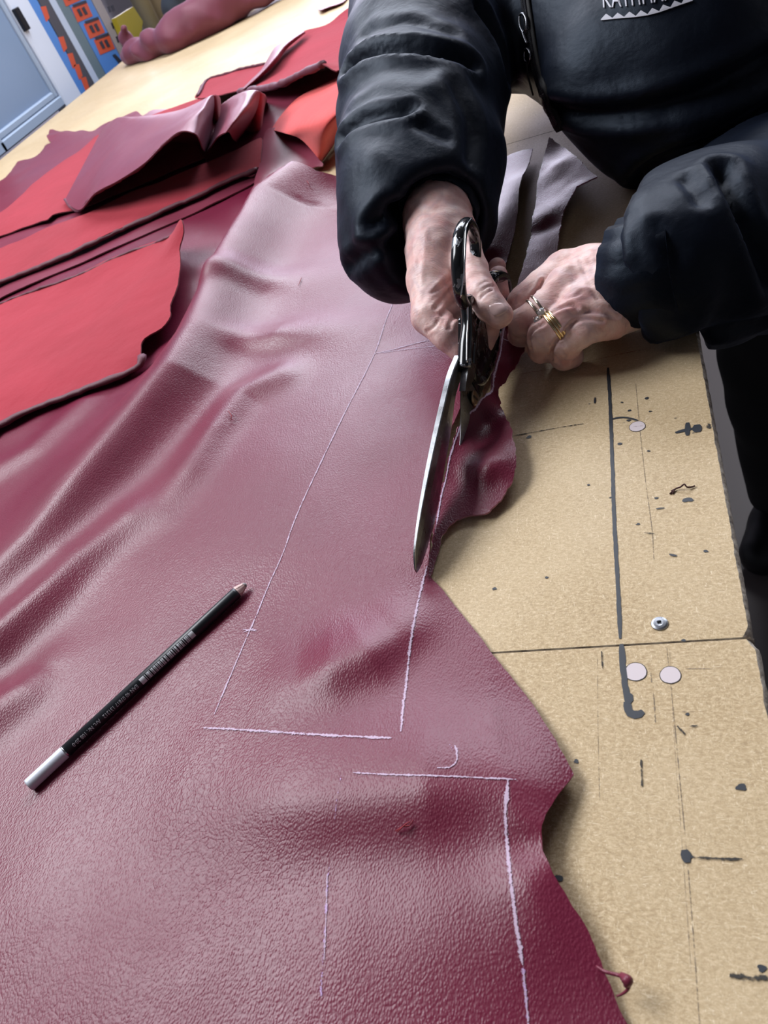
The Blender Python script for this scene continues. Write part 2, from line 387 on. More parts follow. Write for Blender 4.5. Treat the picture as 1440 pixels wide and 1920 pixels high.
def mdf():
    a = mat('mdf_board', (0.5, 0.4, 0.27), 0.55, spec=0.18); c = coords(a)
    fib = noise(a, warp(a, c, 90, 0.02), 620, 3, 0.7); fib2 = noise(a, coords(a, (1, 2.2, 1), (0, 0, 0.5)), 330, 4, 0.65)
    k = mathn(a, 'ADD', mathn(a, 'MULTIPLY', fib, 0.5), mathn(a, 'MULTIPLY', fib2, 0.5))
    col = ramp(a, k, [(0.34, (0.32, 0.22, 0.115, 1)), (0.5, (0.45, 0.330, 0.188, 1)), (0.66, (0.64, 0.50, 0.32, 1))])
    big = noise(a, c, 7, 4, 0.6)
    col = mix(a, ramp(a, big, [(0.35, g(0)), (0.7, g(0.55))]), col, (0.60, 0.47, 0.30, 1))
    sp = voro(a, warp(a, c, 40, 0.01), 62); dots = ramp(a, sp, [(0.0, g(0.8)), (0.055, g(0.55)), (0.075, g(0))])
    msk = ramp(a, noise(a, c, 23, 2), [(0.58, g(0)), (0.62, g(1))])
    col = mix(a, mathn(a, 'MULTIPLY', dots, msk), col, (0.035, 0.03, 0.035, 1))
    # light fibres
    fl = voro(a, warp(a, coords(a, (1, 3.2, 1), (0, 0, 0.9)), 120, 0.01), 260, 'DISTANCE_TO_EDGE')
    col = mix(a, ramp(a, fl, [(0.0, g(0.4)), (0.035, g(0))]), col, (0.80, 0.68, 0.48, 1))
    fk = noise(a, warp(a, coords(a, (1, 4.5, 1), (0, 0, .35)), 60, .05), 330, 2, .4); fk2 = noise(a, warp(a, coords(a, (4.5, 1, 1), (0, 0, .2)), 60, .05), 330, 2, .4)
    col = mix(a, ramp(a, mathn(a, 'MAXIMUM', fk, fk2), [(0.66, g(0)), (0.72, g(0.55))]), col, (0.84, 0.72, 0.52, 1))
    lk(a, col, bs(a).inputs['Base Color'])
    lk(a, ramp(a, noise(a, c, 12, 4), [(0.3, g(0.45)), (0.7, g(0.6))]), bs(a).inputs['Roughness'])
    lk(a, bump(a, k, 0.25, 0.0003), bs(a).inputs['Normal']); return a
M['mdf'] = mdf()
def mdf_edge():
    a = mat('worn_mdf_edge', (0.36, 0.30, 0.24), 0.85); c = coords(a)
    n = noise(a, c, 160, 5, 0.75)
    lk(a, ramp(a, n, [(0.36, (0.20, 0.17, 0.15, 1)), (0.48, (0.46, 0.39, 0.31, 1)), (0.62, (0.72, 0.65, 0.55, 1))]), bs(a).inputs['Base Color'])
    lk(a, bump(a, n, 0.8, 0.0012), bs(a).inputs['Normal']); return a
M['mdf_edge'] = mdf_edge()
def chalky(name, col, cover, scale=900):
    a = mat(name, col, 0.9, spec=0.1); c = coords(a); n = noise(a, c, scale, 3, 0.6); n2 = noise(a, c, 120, 3)
    at_ = nd(a, 'ShaderNodeAttribute', attribute_name='core')
    k = mathn(a, 'ADD', mathn(a, 'ADD', mathn(a, 'MULTIPLY', n, 0.7), mathn(a, 'MULTIPLY', n2, 0.4)), mathn(a, 'MULTIPLY', mathn(a, 'SUBTRACT', at_.outputs['Fac'], 0.85), 0.40))
    lk(a, ramp(a, k, [(1-cover-0.06, g(0)), (1-cover+0.06, g(1))]), bs(a).inputs['Alpha']); return a
M['chalk'] = chalky('chalk_mark', (0.52, 0.40, 0.50), 0.55)
M['chalk_faint'] = chalky('faint_chalk_mark', (0.50, 0.34, 0.56), 0.38)
M['ink'] = mat('black_marker_ink', (0.022, 0.026, 0.034), 0.55)
M['ink_faded'] = chalky('faded_marker_ink', (0.06, 0.055, 0.05), 0.52, 700)
M['graphite'] = chalky('pencil_line_graphite', (0.24, 0.19, 0.14), 0.46, 800)
M['red_pen'] = chalky('red_pen_line', (0.33, 0.11, 0.07), 0.46, 500)
M['chalk_dense'] = chalky('dense_chalk_mark', (0.55, 0.42, 0.55), 0.62)
M['filler'] = mat('pale_lilac_filler', (0.58, 0.50, 0.51), 0.6)
M['steel'] = mat('polished_steel', (0.60, 0.62, 0.64), 0.22, 1.0)
M['brass'] = mat('aged_brass_screw', (0.32, 0.24, 0.16), 0.4, 1.0)
def enamel():
    a = mat('chipped_black_enamel', (0.006, 0.007, 0.009), 0.16, spec=0.6); c = coords(a)
    k = mathn(a, 'ADD', mathn(a, 'MULTIPLY', noise(a, warp(a, c, 120, .008), 95, 4, .6), 1.0), mathn(a, 'MULTIPLY', noise(a, c, 400, 3), .18))
    m_ = ramp(a, k, [(.68, g(0)), (.70, g(1))]); lk(a, mix(a, m_, (0.006, 0.007, 0.009, 1), (0.22, 0.23, 0.25, 1)), bs(a).inputs['Base Color']); lk(a, m_, bs(a).inputs['Metallic'])
    lk(a, ramp(a, m_, [(0, g(.14)), (1, g(.4))]), bs(a).inputs['Roughness']); lk(a, bump(a, mathn(a, 'SUBTRACT', 1.0, m_), .5, .0003), bs(a).inputs['Normal']); return a
M['black_paint'] = enamel()
M['floor'] = mat('dull_floor', (0.17, 0.145, 0.135), 0.6)
M['dark_steel'] = mat('near_black_steel', (0.05, 0.05, 0.055), 0.4, 1.0)  # near-black steel for the door latch and screw slot

# ================================================================== SETTING
def struct(o, label=None): return tag(o, label, None, None, 'structure')
struct(add_box('floor', (-6, -3, -0.1), (4, 7.2, 0), M['floor'], None, 0), 'dull dark brown workshop floor beside the table')
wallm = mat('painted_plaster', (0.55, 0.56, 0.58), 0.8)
struct(add_box('wall_back', (-6, 7.0, 0), (4, 7.2, 2.9), wallm, None, 0), 'plain grey wall at the far end of the room')
struct(add_box('wall_left', (-3.3, -3, 0), (-3.1, 7.0, 2.9), wallm, None, 0), 'plain grey wall behind the stored boards')
dim = mat('shaded_plaster', (0.20, 0.20, 0.21), 0.9)  # darker copy of the plaster, shade put into its colour
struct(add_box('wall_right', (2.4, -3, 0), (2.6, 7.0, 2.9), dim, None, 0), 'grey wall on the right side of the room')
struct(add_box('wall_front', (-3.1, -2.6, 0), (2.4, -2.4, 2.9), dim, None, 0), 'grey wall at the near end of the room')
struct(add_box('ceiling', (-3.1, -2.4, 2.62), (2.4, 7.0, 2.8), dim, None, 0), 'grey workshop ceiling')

# ================================================================== CUTTING TABLE
XR, XL = 0.0212, -1.545
tb = empty('cutting_table', (-0.76, 1.2, 0), 'large pale chipboard cutting table under the leather with marker lines and screws', 'table')
ys = [-0.55, 0.2432, float(at(960, 268)[1]), 3.6]
for i in range(3):
    b = MB(); r = 0.0025; y0, y1 = ys[i]+(0.0006 if i else 0), ys[i+1]-0.0006; xr = XR+(0.0015 if i == 0 else 0)
    # board with a worn, rounded edge: top face, crumbly arris and side built as strips
    n = 420; yy = np.linspace(y0, y1, n)
    prof = [(0.0, -0.018), (0.0, -0.004), (-0.0006, -0.0014), (-0.0022, 0.0), ]
    vs = []; fs = []
    for k, y in enumerate(yy):
        c = min(1.0, min(y-y0, y1-y)/0.006); q = (1-c)*0.003
        for j, (dx, dz) in enumerate(prof):
            wv = 0.00045*float(noise2(y*260, j, 3)) + 0.0003*float(noise2(y*45, j, 5)) if j else 0
            vs.append((xr+dx-abs(wv)*1.2-q, y, TOP+dz-(abs(wv)*0.5 if j < 3 else 0)))
    for k in range(n-1):
        for j in range(3): a_ = k*4+j; fs.append((a_, a_+4, a_+5, a_+1))
    b.add(vs, fs, 1)
    t0 = [(v[0], v[1], TOP) for v in vs[3::4]]
    vs = []; fs = []
    for v in t0: vs += [v, (XL, v[1], TOP)]
    for k in range(n-1): fs.append((2*k, 2*k+2, 2*k+3, 2*k+1))
    b.add(vs, fs, 0)
    for yq, s in ((y0, 1), (y1, -1)): b.add([(XL, yq, TOP), (xr-.002, yq, TOP), (xr-.002, yq, TOP-.018), (XL, yq, TOP-.018)], [(0, 1, 2, 3)[::s]], 1)
    b.add([(XL, y0, TOP), (XL, y1, TOP), (XL, y1, TOP-.018), (XL, y0, TOP-.018)], [(0, 1, 2, 3)], 1)
    b.add([(XL, y0, TOP-.018), (XL, y1, TOP-.018), (xr, y1, TOP-.018), (xr, y0, TOP-.018)], [(0, 1, 2, 3)], 1)
    b.build('board', [M['mdf'], M['mdf_edge']], tb, True)
legm = mat('dark_timber_frame', (0.03, 0.022, 0.018), 0.7)
add_box('table_frame', (XL+0.06, -0.45, TOP-0.12), (XR-0.06, 3.5, TOP-0.0185), legm, tb)
for lx in (XL+0.06, XR-0.14):
    for ly in (-0.45, 1.6, 3.42): add_box('leg', (lx, ly, 0), (lx+0.08, ly+0.08, TOP-0.121), legm, tb)

def flat_line(name, px, width, m_, parent, z=0.00025, hf=None, taper=0.3, ragged=0.12, seed=1, step=0.002):
    """a drawn line as a thin film on the surface; px along the line, width in metres"""
    P = []
    for q in px:
        u, v = q[:2]; p = at(u, v, 0)
        if hf is not None:
            z_ = 0.0
            for _ in range(22): z_ = .5*z_+.5*float(hf(np.array([p[0]]), np.array([p[1]]))[0]); p = at(u, v, z_)
        P.append(p[:2])
    P = np.array(resample(catmull(P, 6), step)); n = len(P); T = np.gradient(P, axis=0); T /= np.linalg.norm(T, axis=1)[:, None]+1e-12
    N = np.stack([-T[:, 1], T[:, 0]], 1); i = np.arange(n); e = np.minimum(1, np.minimum(i, n-1-i)/max(1, n*0.04+1))*(1-taper)+taper
    wv = width*(0.5 if m_ in (M['ink'],) else 0.85)*e
    a = P+N*(wv*(1+ragged*noise2(i*0.8, i*0, seed)))[:, None]; b = P-N*(wv*(1+ragged*noise2(i*0.8, i*0+7, seed+2)))[:, None]
    h = (lambda q: np.zeros(len(q))) if hf is None else (lambda q: hf(q[:, 0], q[:, 1]))
    vs = np.r_[np.c_[a, h(a)+TOP+z], np.c_[P, h(P)+TOP+z+0.00003], np.c_[b, h(b)+TOP+z]]
    fs = []
    for k in range(n-1): fs += [(k+n, k+n+1, k+1, k), (k+2*n, k+2*n+1, k+n+1, k+n)]
    o = mesh(name, vs, fs, m_, parent); ca = o.data.attributes.new('core', 'FLOAT', 'POINT'); ca.data.foreach_set('value', np.r_[np.zeros(n), np.ones(n), np.zeros(n)].astype(np.float32)); return o
def disc(name, u, v, r, m_, parent, z=0.0003, n=28, wob=0.04, seed=1, sq=1.0):
    c = at(u, v, 0); vs = [(c[0], c[1], TOP+z)]
    for k in range(n):
        a = 2*math.pi*k/n; q = r*(1+wob*float(noise2(k*0.6, 0, seed))); vs.append((c[0]+q*math.cos(a), c[1]+q*sq*math.sin(a), TOP+z))
    o = mesh(name, vs, [(0, k+1, (k+1) % n+1) for k in range(n)], m_, parent, False); ca = o.data.attributes.new('core', 'FLOAT', 'POINT'); ca.data.foreach_set('value', np.ones(n+1, np.float32)); return o
ink = [([(1140,690),(1144,760),(1148,860),(1152,980),(1158,1090),(1163,1198)], .0022, 'ink'),
       ([(1165,1208),(1168,1250),(1173,1290),(1177,1320)], .0030, 'ink'), ([(1175,1316),(1180,1336),(1196,1340),(1206,1334)], .0042, 'ink'),
       ([(1174,1300),(1183,1308),(1178,1320)], .003, 'ink'),
       ([(1144,787),(1165,783),(1182,785),(1196,789)], .0015, 'ink'), ([(962,818),(1000,811),(1050,802),(1094,795)], .0009, 'ink_faded'),
       ([(1266,812),(1285,807),(1300,804)], .0026, 'ink'), ([(1289,793),(1289,817)], .0030, 'ink'), ([(1306,797),(1308,811)], .0052, 'ink'), ([(1329,795),(1331,804)], .0035, 'ink_faded'),
       ([(1299,1608),(1350,1610),(1392,1611)], .0011, 'ink_faded'), ([(1283,1594),(1289,1618)], .0042, 'ink'),
       ([(1368,1829),(1400,1833),(1440,1834)], .0022, 'ink_faded'), ([(1202,1425),(1204,1475)], .0011, 'ink_faded'),
       ([(1230,955),(1246,953)], .0010, 'ink'), ([(1255,1040),(1269,1043)], .0016, 'ink'), ([(1116,746),(1115,757)], .0013, 'ink'),
       ([(1128,1222),(1130,1256)], .0008, 'ink_faded'), ([(1270,1362),(1284,1378)], .0013, 'ink_faded'), ([(1293,1363),(1308,1361)], .0010, 'ink_faded'),
       ([(1208,1000),(1227,1001)], .0008, 'ink_faded')]
for i, (p, wd, mm) in enumerate(ink): flat_line('marker_line', p, wd, M[mm], tb, 0.0003+0.00001*i, seed=i+3, ragged=.2, taper=.6)
pen = [([(1250,1215),(1262,1330),(1275,1470),(1289,1620),(1300,1760),(1312,1930)], .0005), ([(1255,1215),(1265,1400),(1280,1600),(1296,1830)], .0002),
       ([(1192,720),(1199,800),(1210,900),(1222,990),(1226,1050)], .0006), ([(1225,1300),(1229,1355)], .0008), ([(1220,1260),(1222,1280)], .0009),
       ([(1286,1254),(1340,1254)], .0005), ([(1279,1335),(1302,1334)], .0006), ([(1120,1230),(1121,1360),(1124,1500)], .0003)]
for i, (p, wd) in enumerate(pen): flat_line('pencil_line', p, wd, M['graphite'], tb, 0.0002, seed=i+30, taper=.8)
flat_line('red_pen_line', [(975,702),(1010,696),(1060,688),(1120,674),(1165,664),(1225,652)], .0008, M['red_pen'], tb, .0002)
for i, (u, v, r) in enumerate([(993,820,.0021),(1163,832,.0017),(1290,937,.0026),(1390,1476,.0020),(1048,1647,.0018),(1288,1607,.0020),(1427,1815,.0016),(1080,1428,.0013),(1282,1201,.0012),(1181,770,.0012),(1219,772,.0011),(1178,789,.0014),(1166,755,.001),(1103,910,.0011),(1147,933,.0013),(1216,846,.001),(1230,934,.0011),(1196,983,.001),(1324,1034,.0013),(1213,747,.0014),(1025,1083,.001),(928,1104,.0014),(1289,1340,.001)]):
    disc('ink_spot', u, v, r, M['ink'], tb, .00028, 12, .5, i, .7)
for u, v, r in ((1192,1260,.0050),(1257,1266,.0046),(1195,800,.0048)):
    disc('plug_outline', u, v, r*1.08, M['ink_faded'], tb, .00022); disc('filler_plug', u, v, r, M['filler'], tb, .0003)
flat_line('pencil_line', [(1188,801),(1205,799)], .0007, M['graphite'], tb, .0004)
# screw head with a square recess
c = at(1237, 1170); s = MB(); n = 28; ringz = [(0.0042, .0002), (0.0040, .0007), (0.0030, .0010), (0.0017, .0011)]
vs = [(c[0]+r*math.cos(2*math.pi*k/n), c[1]+r*math.sin(2*math.pi*k/n), TOP+z) for r, z in ringz for k in range(n)]
s.add(vs, [(i*n+k, i*n+(k+1) % n, (i+1)*n+(k+1) % n, (i+1)*n+k) for i in range(3) for k in range(n)])
q = .0011; an = .2; sq = [(c[0]+q*1.3*math.cos(an+math.pi/4+k*math.pi/2), c[1]+q*1.3*math.sin(an+math.pi/4+k*math.pi/2)) for k in range(4)]
s.add([(c[0]+.0017*math.cos(2*math.pi*k/n), c[1]+.0017*math.sin(2*math.pi*k/n), TOP+.0011) for k in range(n)]+[(a, b, TOP+.0010) for a, b in sq]+[(a, b, TOP+.0003) for a, b in sq],
      [(k, (k+1) % n, n+((k+1)*4//n) % 4) for k in range(n)]+[(n+(k*4)//n, n+((k*4)//n+1) % 4, (k+0) % n) for k in (7-1, 14-1, 21-1, 27)]+[(n+k, n+(k+1) % 4, n+4+(k+1) % 4, n+4+k) for k in range(4)]+[(n+4, n+5, n+6, n+7)])
so = s.build('screw_head', mat('worn_zinc_screw', (.24,.25,.27), .32, 1.0), tb, False)

# ================================================================== MAIN HIDE
def pxy(u, v, z=0.0): return at(u, v, z)[:2]
def ridge_pts(L):                # (u, v, height, falloff towards camera side, falloff behind)
    return [(*pxy(u, v, h), h, a, b) for u, v, h, a, b in L]
RIDGES = [
 # long fold from the far corner to the lower left
 (ridge_pts([(560,300,.042,.055,.020),(520,322,.044,.056,.018),(480,352,.044,.052,.018),(445,412,.042,.046,.020),(412,470,.040,.042,.024),(383,535,.038,.038,.030),(355,605,.036,.036,.04),
             (310,680,.034,.034,.05),(250,755,.030,.032,.055),(185,835,.027,.030,.06),(120,915,.024,.028,.06),(50,1000,.021,.026,.06),(-60,1110,.018,.026,.06)])),
 # creases crossing the slope
 (ridge_pts([(455,640,.005,.018,.022),(520,624,.009,.020,.026),(590,618,.007,.026,.03),(680,616,.003,.035,.03)])),
 (ridge_pts([(400,560,.006,.018,.020),(450,540,.009,.018,.022),(520,530,.006,.022,.024),(590,528,.002,.03,.03)])),
 (ridge_pts([(520,700,.006,.022,.020),(450,735,.008,.018,.020),(400,800,.009,.018,.022),(350,880,.007,.018,.024),(300,950,.004,.02,.03)])),
 # soft wave along the bottom right
 (ridge_pts([(1075,1445,.0015,.030,.030),(950,1460,.010,.026,.04),(800,1475,.014,.024,.045),(620,1490,.010,.024,.05),(400,1480,.004,.03,.05)])),
 (ridge_pts([(1045,1650,.006,.030,.012),(1000,1680,.008,.030,.016),(900,1700,.006,.035,.022),(700,1720,.004,.04,.03)])),
 (ridge_pts([(745,1190,.006,.014,.03),(690,1220,.010,.016,.03),(620,1250,.009,.018,.03),(560,1280,.004,.02,.03)])),
 # lower left crumple
 (ridge_pts([(-20,1190,.016,.020,.03),(60,1120,.014,.020,.03),(140,1045,.011,.02,.03),(230,975,.007,.02,.03)])),
 (ridge_pts([(-20,1330,.010,.02,.02),(40,1290,.008,.02,.02),(90,1250,.003,.02,.02)])),
 # lift towards the cut
 (ridge_pts([(806,1010,.003,.02,.03),(828,900,.005,.02,.03),(850,800,.007,.02,.035),(885,715,.009,.02,.04),(912,600,.010,.02,.04),(945,505,.008,.02,.04),(972,390,.005,.02,.04),(995,282,.006,.02,.03)])),
 (ridge_pts([(1018,1590,.004,.015,.02),(1012,1560,.005,.015,.02),(1030,1520,.003,.01,.02)])),
 (ridge_pts([(905,480,.008,.02,.02),(950,400,.006,.02,.02),(975,350,.003,.02,.02)])),
 (ridge_pts([(150,760,.004,.02,.02),(60,840,.005,.02,.02),(-40,900,.005,.02,.03)])),
]
def hide_h(X, Y):
    X = np.asarray(X, float); Y = np.asarray(Y, float); h = np.full(X.shape, 0.0018)
    for R_ in RIDGES:
        P = np.array(R_); d, t, s = seg_dist(X, Y, P); i = np.arange(len(P)); t = t+0.0
        hh = np.interp(t, i, P[:, 2]); wa = np.interp(t, i, P[:, 3]); wb = np.interp(t, i, P[:, 4])
        # which side faces the camera: sign picked from the segment itself
        cam_side = CAMSIDE(P)
        q_ = .5+.5*np.clip(s*cam_side, -1, 1); wd = wa*q_+wb*(1-q_); h = h+hh*np.exp(-(d/wd)**2)
    h = h+0.0012*(noise2(X, Y, 2, 9)+0.6*noise2(X, Y, 4, 21))*1.0+0.0009
    return np.maximum(h, 0.0016)
def CAMSIDE(P):
    a, b = P[0, :2], P[-1, :2]; d = b-a; c = -(a+b)/2
    return np.sign(d[0]*c[1]-d[1]*c[0])
def on_hide(u, v, it=25):
    p = at(u, v, 0.0); z = 0.0
    for _ in range(it):
        z = 0.5*z+0.5*float(hide_h(np.array([p[0]]), np.array([p[1]]))[0]); p = at(u, v, z)
    return p
hide = empty('leather_hide', tuple(V((*pxy(500, 1100), TOP))), 'large wine-red grained leather hide with chalk outlines, half cut by the shears', 'leather')
right = [(1225,2010),(1160,1890),(1140,1835),(1128,1808),(1112,1762),(1090,1722),(1068,1690),(1045,1652),(1030,1622),(1017,1592),(1014,1562),(1020,1532),(1038,1503),(1058,1476),(1077,1449),
         (1062,1424),(1040,1385),(1022,1356),(1000,1322),(975,1290),(948,1256),(925,1228),(895,1188),(866,1152),(848,1130),(832,1108),(816,1092),(806,1080),
         (804,1062),(806,1010),(815,935),(828,865),(845,805),(868,752),(890,712),(903,675),(908,635),(918,585),(932,540),(946,503),(957,465),(965,435),(971,395),(973,355),(980,328),(992,305),(999,278)]
top = [(960,285),(905,303),(800,312),(700,314),(640,314),(600,312)]
out = [on_hide(u, v)[:2] for u, v in right]+[pxy(u, v, .008) for u, v in top[:3]]+[pxy(700,314,.014), pxy(640,314,.026), pxy(590,312,.036), pxy(545,311,.040)]
q = pxy(535,313,.040); q2 = pxy(480,352,.038); q3 = pxy(430,430,.034)
out += [pxy(500,318,.004), pxy(440,330,.002), pxy(250,400,.002), pxy(0,470,.002), pxy(-150,530,.002), pxy(-420,900,.002), pxy(-500,1500,.002), pxy(-420,2060,.002), pxy(400,2080,.002)]
sheet('hide_body', out, hide_h, 0.0034, [M['hide'], M['suede'], M['rim']], hide, 0.0014, 0.0004, 5, 0.0026)
HB = hide

# chalk marks drawn on the hide
def chalk(px, wd, mm='chalk', name='chalk_line', seed=1):
    return flat_line(name, px, wd*.78, M[mm], hide, 0.00035, hide_h, 0.5, 0.35, seed, 0.0012)
chalk([(744,548),(728,590),(706,655),(672,725),(634,800),(596,880),(556,968),(530,1040),(503,1100),(470,1180),(440,1250),(418,1302),(402,1340)], .0016, seed=3)
chalk([(382,1365),(440,1368),(520,1373),(600,1378),(680,1382),(735,1384)], .0021, seed=5)
chalk([(752,1372),(757,1320),(766,1240),(776,1170),(786,1120),(795,1085),(801,1062)], .0020, seed=6)
chalk([(456,1181),(470,1182),(482,1182)], .0015, seed=8); chalk([(456,1186),(476,1179)], .001, seed=9)
chalk([(700,664),(740,655),(790,641),(836,633)], .0016, seed=10); chalk([(716,662),(770,654),(822,648),(852,640)], .0012, seed=11); chalk([(745,652),(800,640),(830,640)], .0010, seed=12)
chalk([(853,1398),(857,1412),(856,1428),(846,1438),(832,1440),(820,1440)], .0014, seed=13); chalk([(843,1396),(850,1408)], .0010, 'chalk_faint', seed=14)
chalk([(662,1449),(720,1452),(790,1454),(870,1457),(920,1460),(968,1462)], .0013, seed=15)
chalk([(953,1462),(948,1520),(950,1575),(957,1640),(964,1700),(972,1760),(980,1810)], .0022, seed=16)
chalk([(980,1810),(985,1860),(990,1925)], .0044, 'chalk_faint', seed=17); chalk([(981,1818),(986,1870),(991,1925)], .0016, seed=27)
chalk([(618,1620),(613,1680),(610,1740),(606,1800),(602,1868)], .0032, 'chalk_faint', seed=18); chalk([(614,1640),(611,1740),(608,1800)], .0012, 'chalk', seed=28)
chalk([(640,1455),(632,1500),(626,1560)], .0016, 'chalk_faint', seed=19)
# loose curl of leather at the edge and short fibres
def fibre(px, r, m_, parent, name='loose_fibre', zs=None):
    P = []
    for i, q in enumerate(px):
        u, v, z = q; b = on_hide(u, v); zz = (b[2]-TOP)+z if parent is hide else z
        P.append(at(u, v, zz))
    P = catmull(P, 6); vs, fs = tube_vf(P, list(np.interp(np.arange(len(P)), [0, len(P)/2, len(P)-1], [r*.6, r, r*.4])), 6); return mesh(name, vs, fs, m_, parent)
fibre([(1118,1812,.001),(1135,1822,.003),(1158,1828,.004),(1172,1832,.006),(1180,1842,.006),(1176,1856,.004),(1166,1864,.002),(1156,1868,.001)], .0009, M['mauve'], hide, 'trimmed_curl')
fibre([(1166,1829,.004),(1176,1838,.007),(1174,1850,.005)], .0022, M['mauve'], hide, 'trimmed_curl')
fr = mat('red_fibre', (0.25, 0.02, 0.03), 0.8)
for P in ([(742,1558,.001),(756,1550,.002),(768,1548,.001),(774,1538,.002)], [(745,1560,.001),(760,1546,.003),(770,1540,.001)], [(560,535,.001),(563,526,.001),(566,520,.001)],
          [(566,336,.001),(576,340,.002),(582,352,.002),(588,358,.001)], [(428,770,.001),(434,780,.002),(432,790,.001)]):
    fibre(P, .0004, fr, hide)

# the part already cut away, still joined at the blade tip, held up by the left hand
OFF = [(803,1064,.003),(812,1005,.006),(822,935,.009),(838,862,.016),(858,802,.022),(884,772,.023),(904,748,.024),(924,700,.025),(936,650,.026),(946,600,.026),(955,570,.024),(966,545,.021),(976,512,.017),(986,480,.012),(996,440,.008),(1003,390,.006),(1007,345,.006),(1011,325,.007),(1021,290,.010),(1030,257,.016),
       (1060,277,.012),(1105,318,.014),(1120,330,.014),(1082,350,.012),(1064,380,.011),(1056,400,.010),(1049,430,.010),(1045,468,.010),(1040,505,.012),(1025,550,.015),(1008,600,.018),(990,640,.018),(975,672,.017),(958,700,.015),(944,718,.014),(934,738,.013),(940,762,.013),(950,786,.014),(960,806,.013),(962,822,.013),(968,845,.012),(969,872,.011),(961,903,.009),(942,934,.007),(918,958,.006),(906,964,.005),(880,966,.005),(856,973,.005),(840,986,.005),(830,1006,.004),(822,1035,.003),(812,1070,.002),(806,1086,.002)]
ctl = [(*at(u, v, z)[:2], z) for u, v, z in OFF]+[(*at(u, v, z)[:2], z) for u, v, z in ((900,830,.012),(915,880,.017),(880,900,.010),(945,860,.016),(905,790,.013),(1030,400,.012),(1015,470,.012),(972,600,.022),(950,670,.020),(1040,310,.012),(1028,350,.007),(1020,430,.008),(860,900,.009),(925,900,.011))]
off_f0 = tps(ctl)
def off_f(X, Y): return np.clip(off_f0(X, Y)+0.0006*noise2(X, Y, 6, 60), 0.0016, 0.06)
sheet('offcut_strip', [at(u, v, z)[:2] for u, v, z in OFF], off_f, 0.0026, [M['hide'], M['suede'], M['rim_pale']], hide, 0.0014, 0.0008, 8, 0.0020)

_hh = hide_h; hide_h = off_f
for L_, w_, c_ in ([(909,746),(889,770),(863,801),(843,862),(827,934),(816,1000)], .0011, 'chalk_dense'), ([(909,746),(928,701),(940,652),(950,602)], .0011, 'chalk_dense'), ([(944,636),(956,641)], .0012, 'chalk'): chalk(L_, w_, c_, seed=31)
hide_h = _hh
# ================================================================== FOLDED HIDES ON THE LEFT
def zsheet(name, O, inner, spacing, mats, parent, thick=0.0016, rag=0.0006, seed=1, wob=0.0015, lo=0.0, sm=5, over=()):
    C = [(*at(u, v, z)[:2], z) for u, v, z in O]; ci = [(*at(u, v, z)[:2], z) for u, v, z in inner]
    f0 = tps(C+ci); zmax = max(c[2] for c in C+ci)
    OP = [c[:2] for c in C]
    def f(X, Y):
        r = np.clip(f0(X, Y), lo+0.002, zmax+0.004)+wob*noise2(X, Y, seed, 14)+wob*.5*noise2(X, Y, seed+5, 35)
        for g_ in over:
            if g_ is hide_h: r = np.maximum(r, hide_h(X, Y)+.0028)
            else: r = np.where(inside_poly(np.asarray(X), np.asarray(Y), g_.poly), np.maximum(r, g_(X, Y)+.0030), r)
        return r
    f.poly = OP
    o = sheet(name, catmull([c[:2] for c in C], 3, True) if sm else [c[:2] for c in C], f, spacing, mats, parent, thick, rag, seed)
    return o, f
def rolled(name, px, r, m_, parent, n=8):
    P = resample(catmull([at(u, v, z) for u, v, z in px], 6), 0.006); P = [p+np.array([0, 0, 0.0012*float(noise2(i*0.7, 3, 5))]) for i, p in enumerate(P)]
    vs, fs = tube_vf(P, [r*(1+0.25*float(noise2(i*.5, 1, 2))) for i in range(len(P))], n, 0.7); return mesh(name, vs, fs, m_, parent)
def hidething(name, u, v, label, group=None): return empty(name, tuple(V(at(u, v, 0.0))), label, 'leather', group)
SU = [M['suede'], M['mauve'], M['rim']]; MA = [M['mauve'], M['suede'], M['rim']]

A = hidething('leather_piece', 160, 620, 'bright red suede flap nearest the pencil at the left edge, its right end curling up')
zA = [(-90,612,.012),(0,568,.012),(58,545,.012),(147,514,.013),(222,479,.015),(284,457,.018),(318,443,.026),(330,428,.038),(340,410,.052),(343,440,.040),(336,466,.030),(338,497,.026),(333,537,.022),(320,572,.020),(320,594,.019),(302,617,.018),(267,637,.018),(264,665,.017),(262,683,.014),(220,703,.013),(178,719,.012),(120,742,.012),(67,761,.012),(0,794,.012),(-90,835,.012)]
zsheet('suede_flap', zA, [(120,640,.014),(220,580,.017),(280,520,.020),(40,680,.013),(-40,720,.013)], 0.007, SU, A, seed=3, over=(hide_h,))
rolled('rolled_edge', [(-90,838,.010),(0,797,.010),(67,765,.010),(120,745,.010),(178,722,.010),(220,706,.011),(262,686,.012),(266,668,.016)], .0042, M['edge_dark'], A)
rolled('rolled_edge', [(318,445,.026),(284,459,.018),(222,481,.015),(147,516,.013),(58,547,.012),(0,570,.012),(-90,614,.012)], .0024, M['edge_dark'], A)
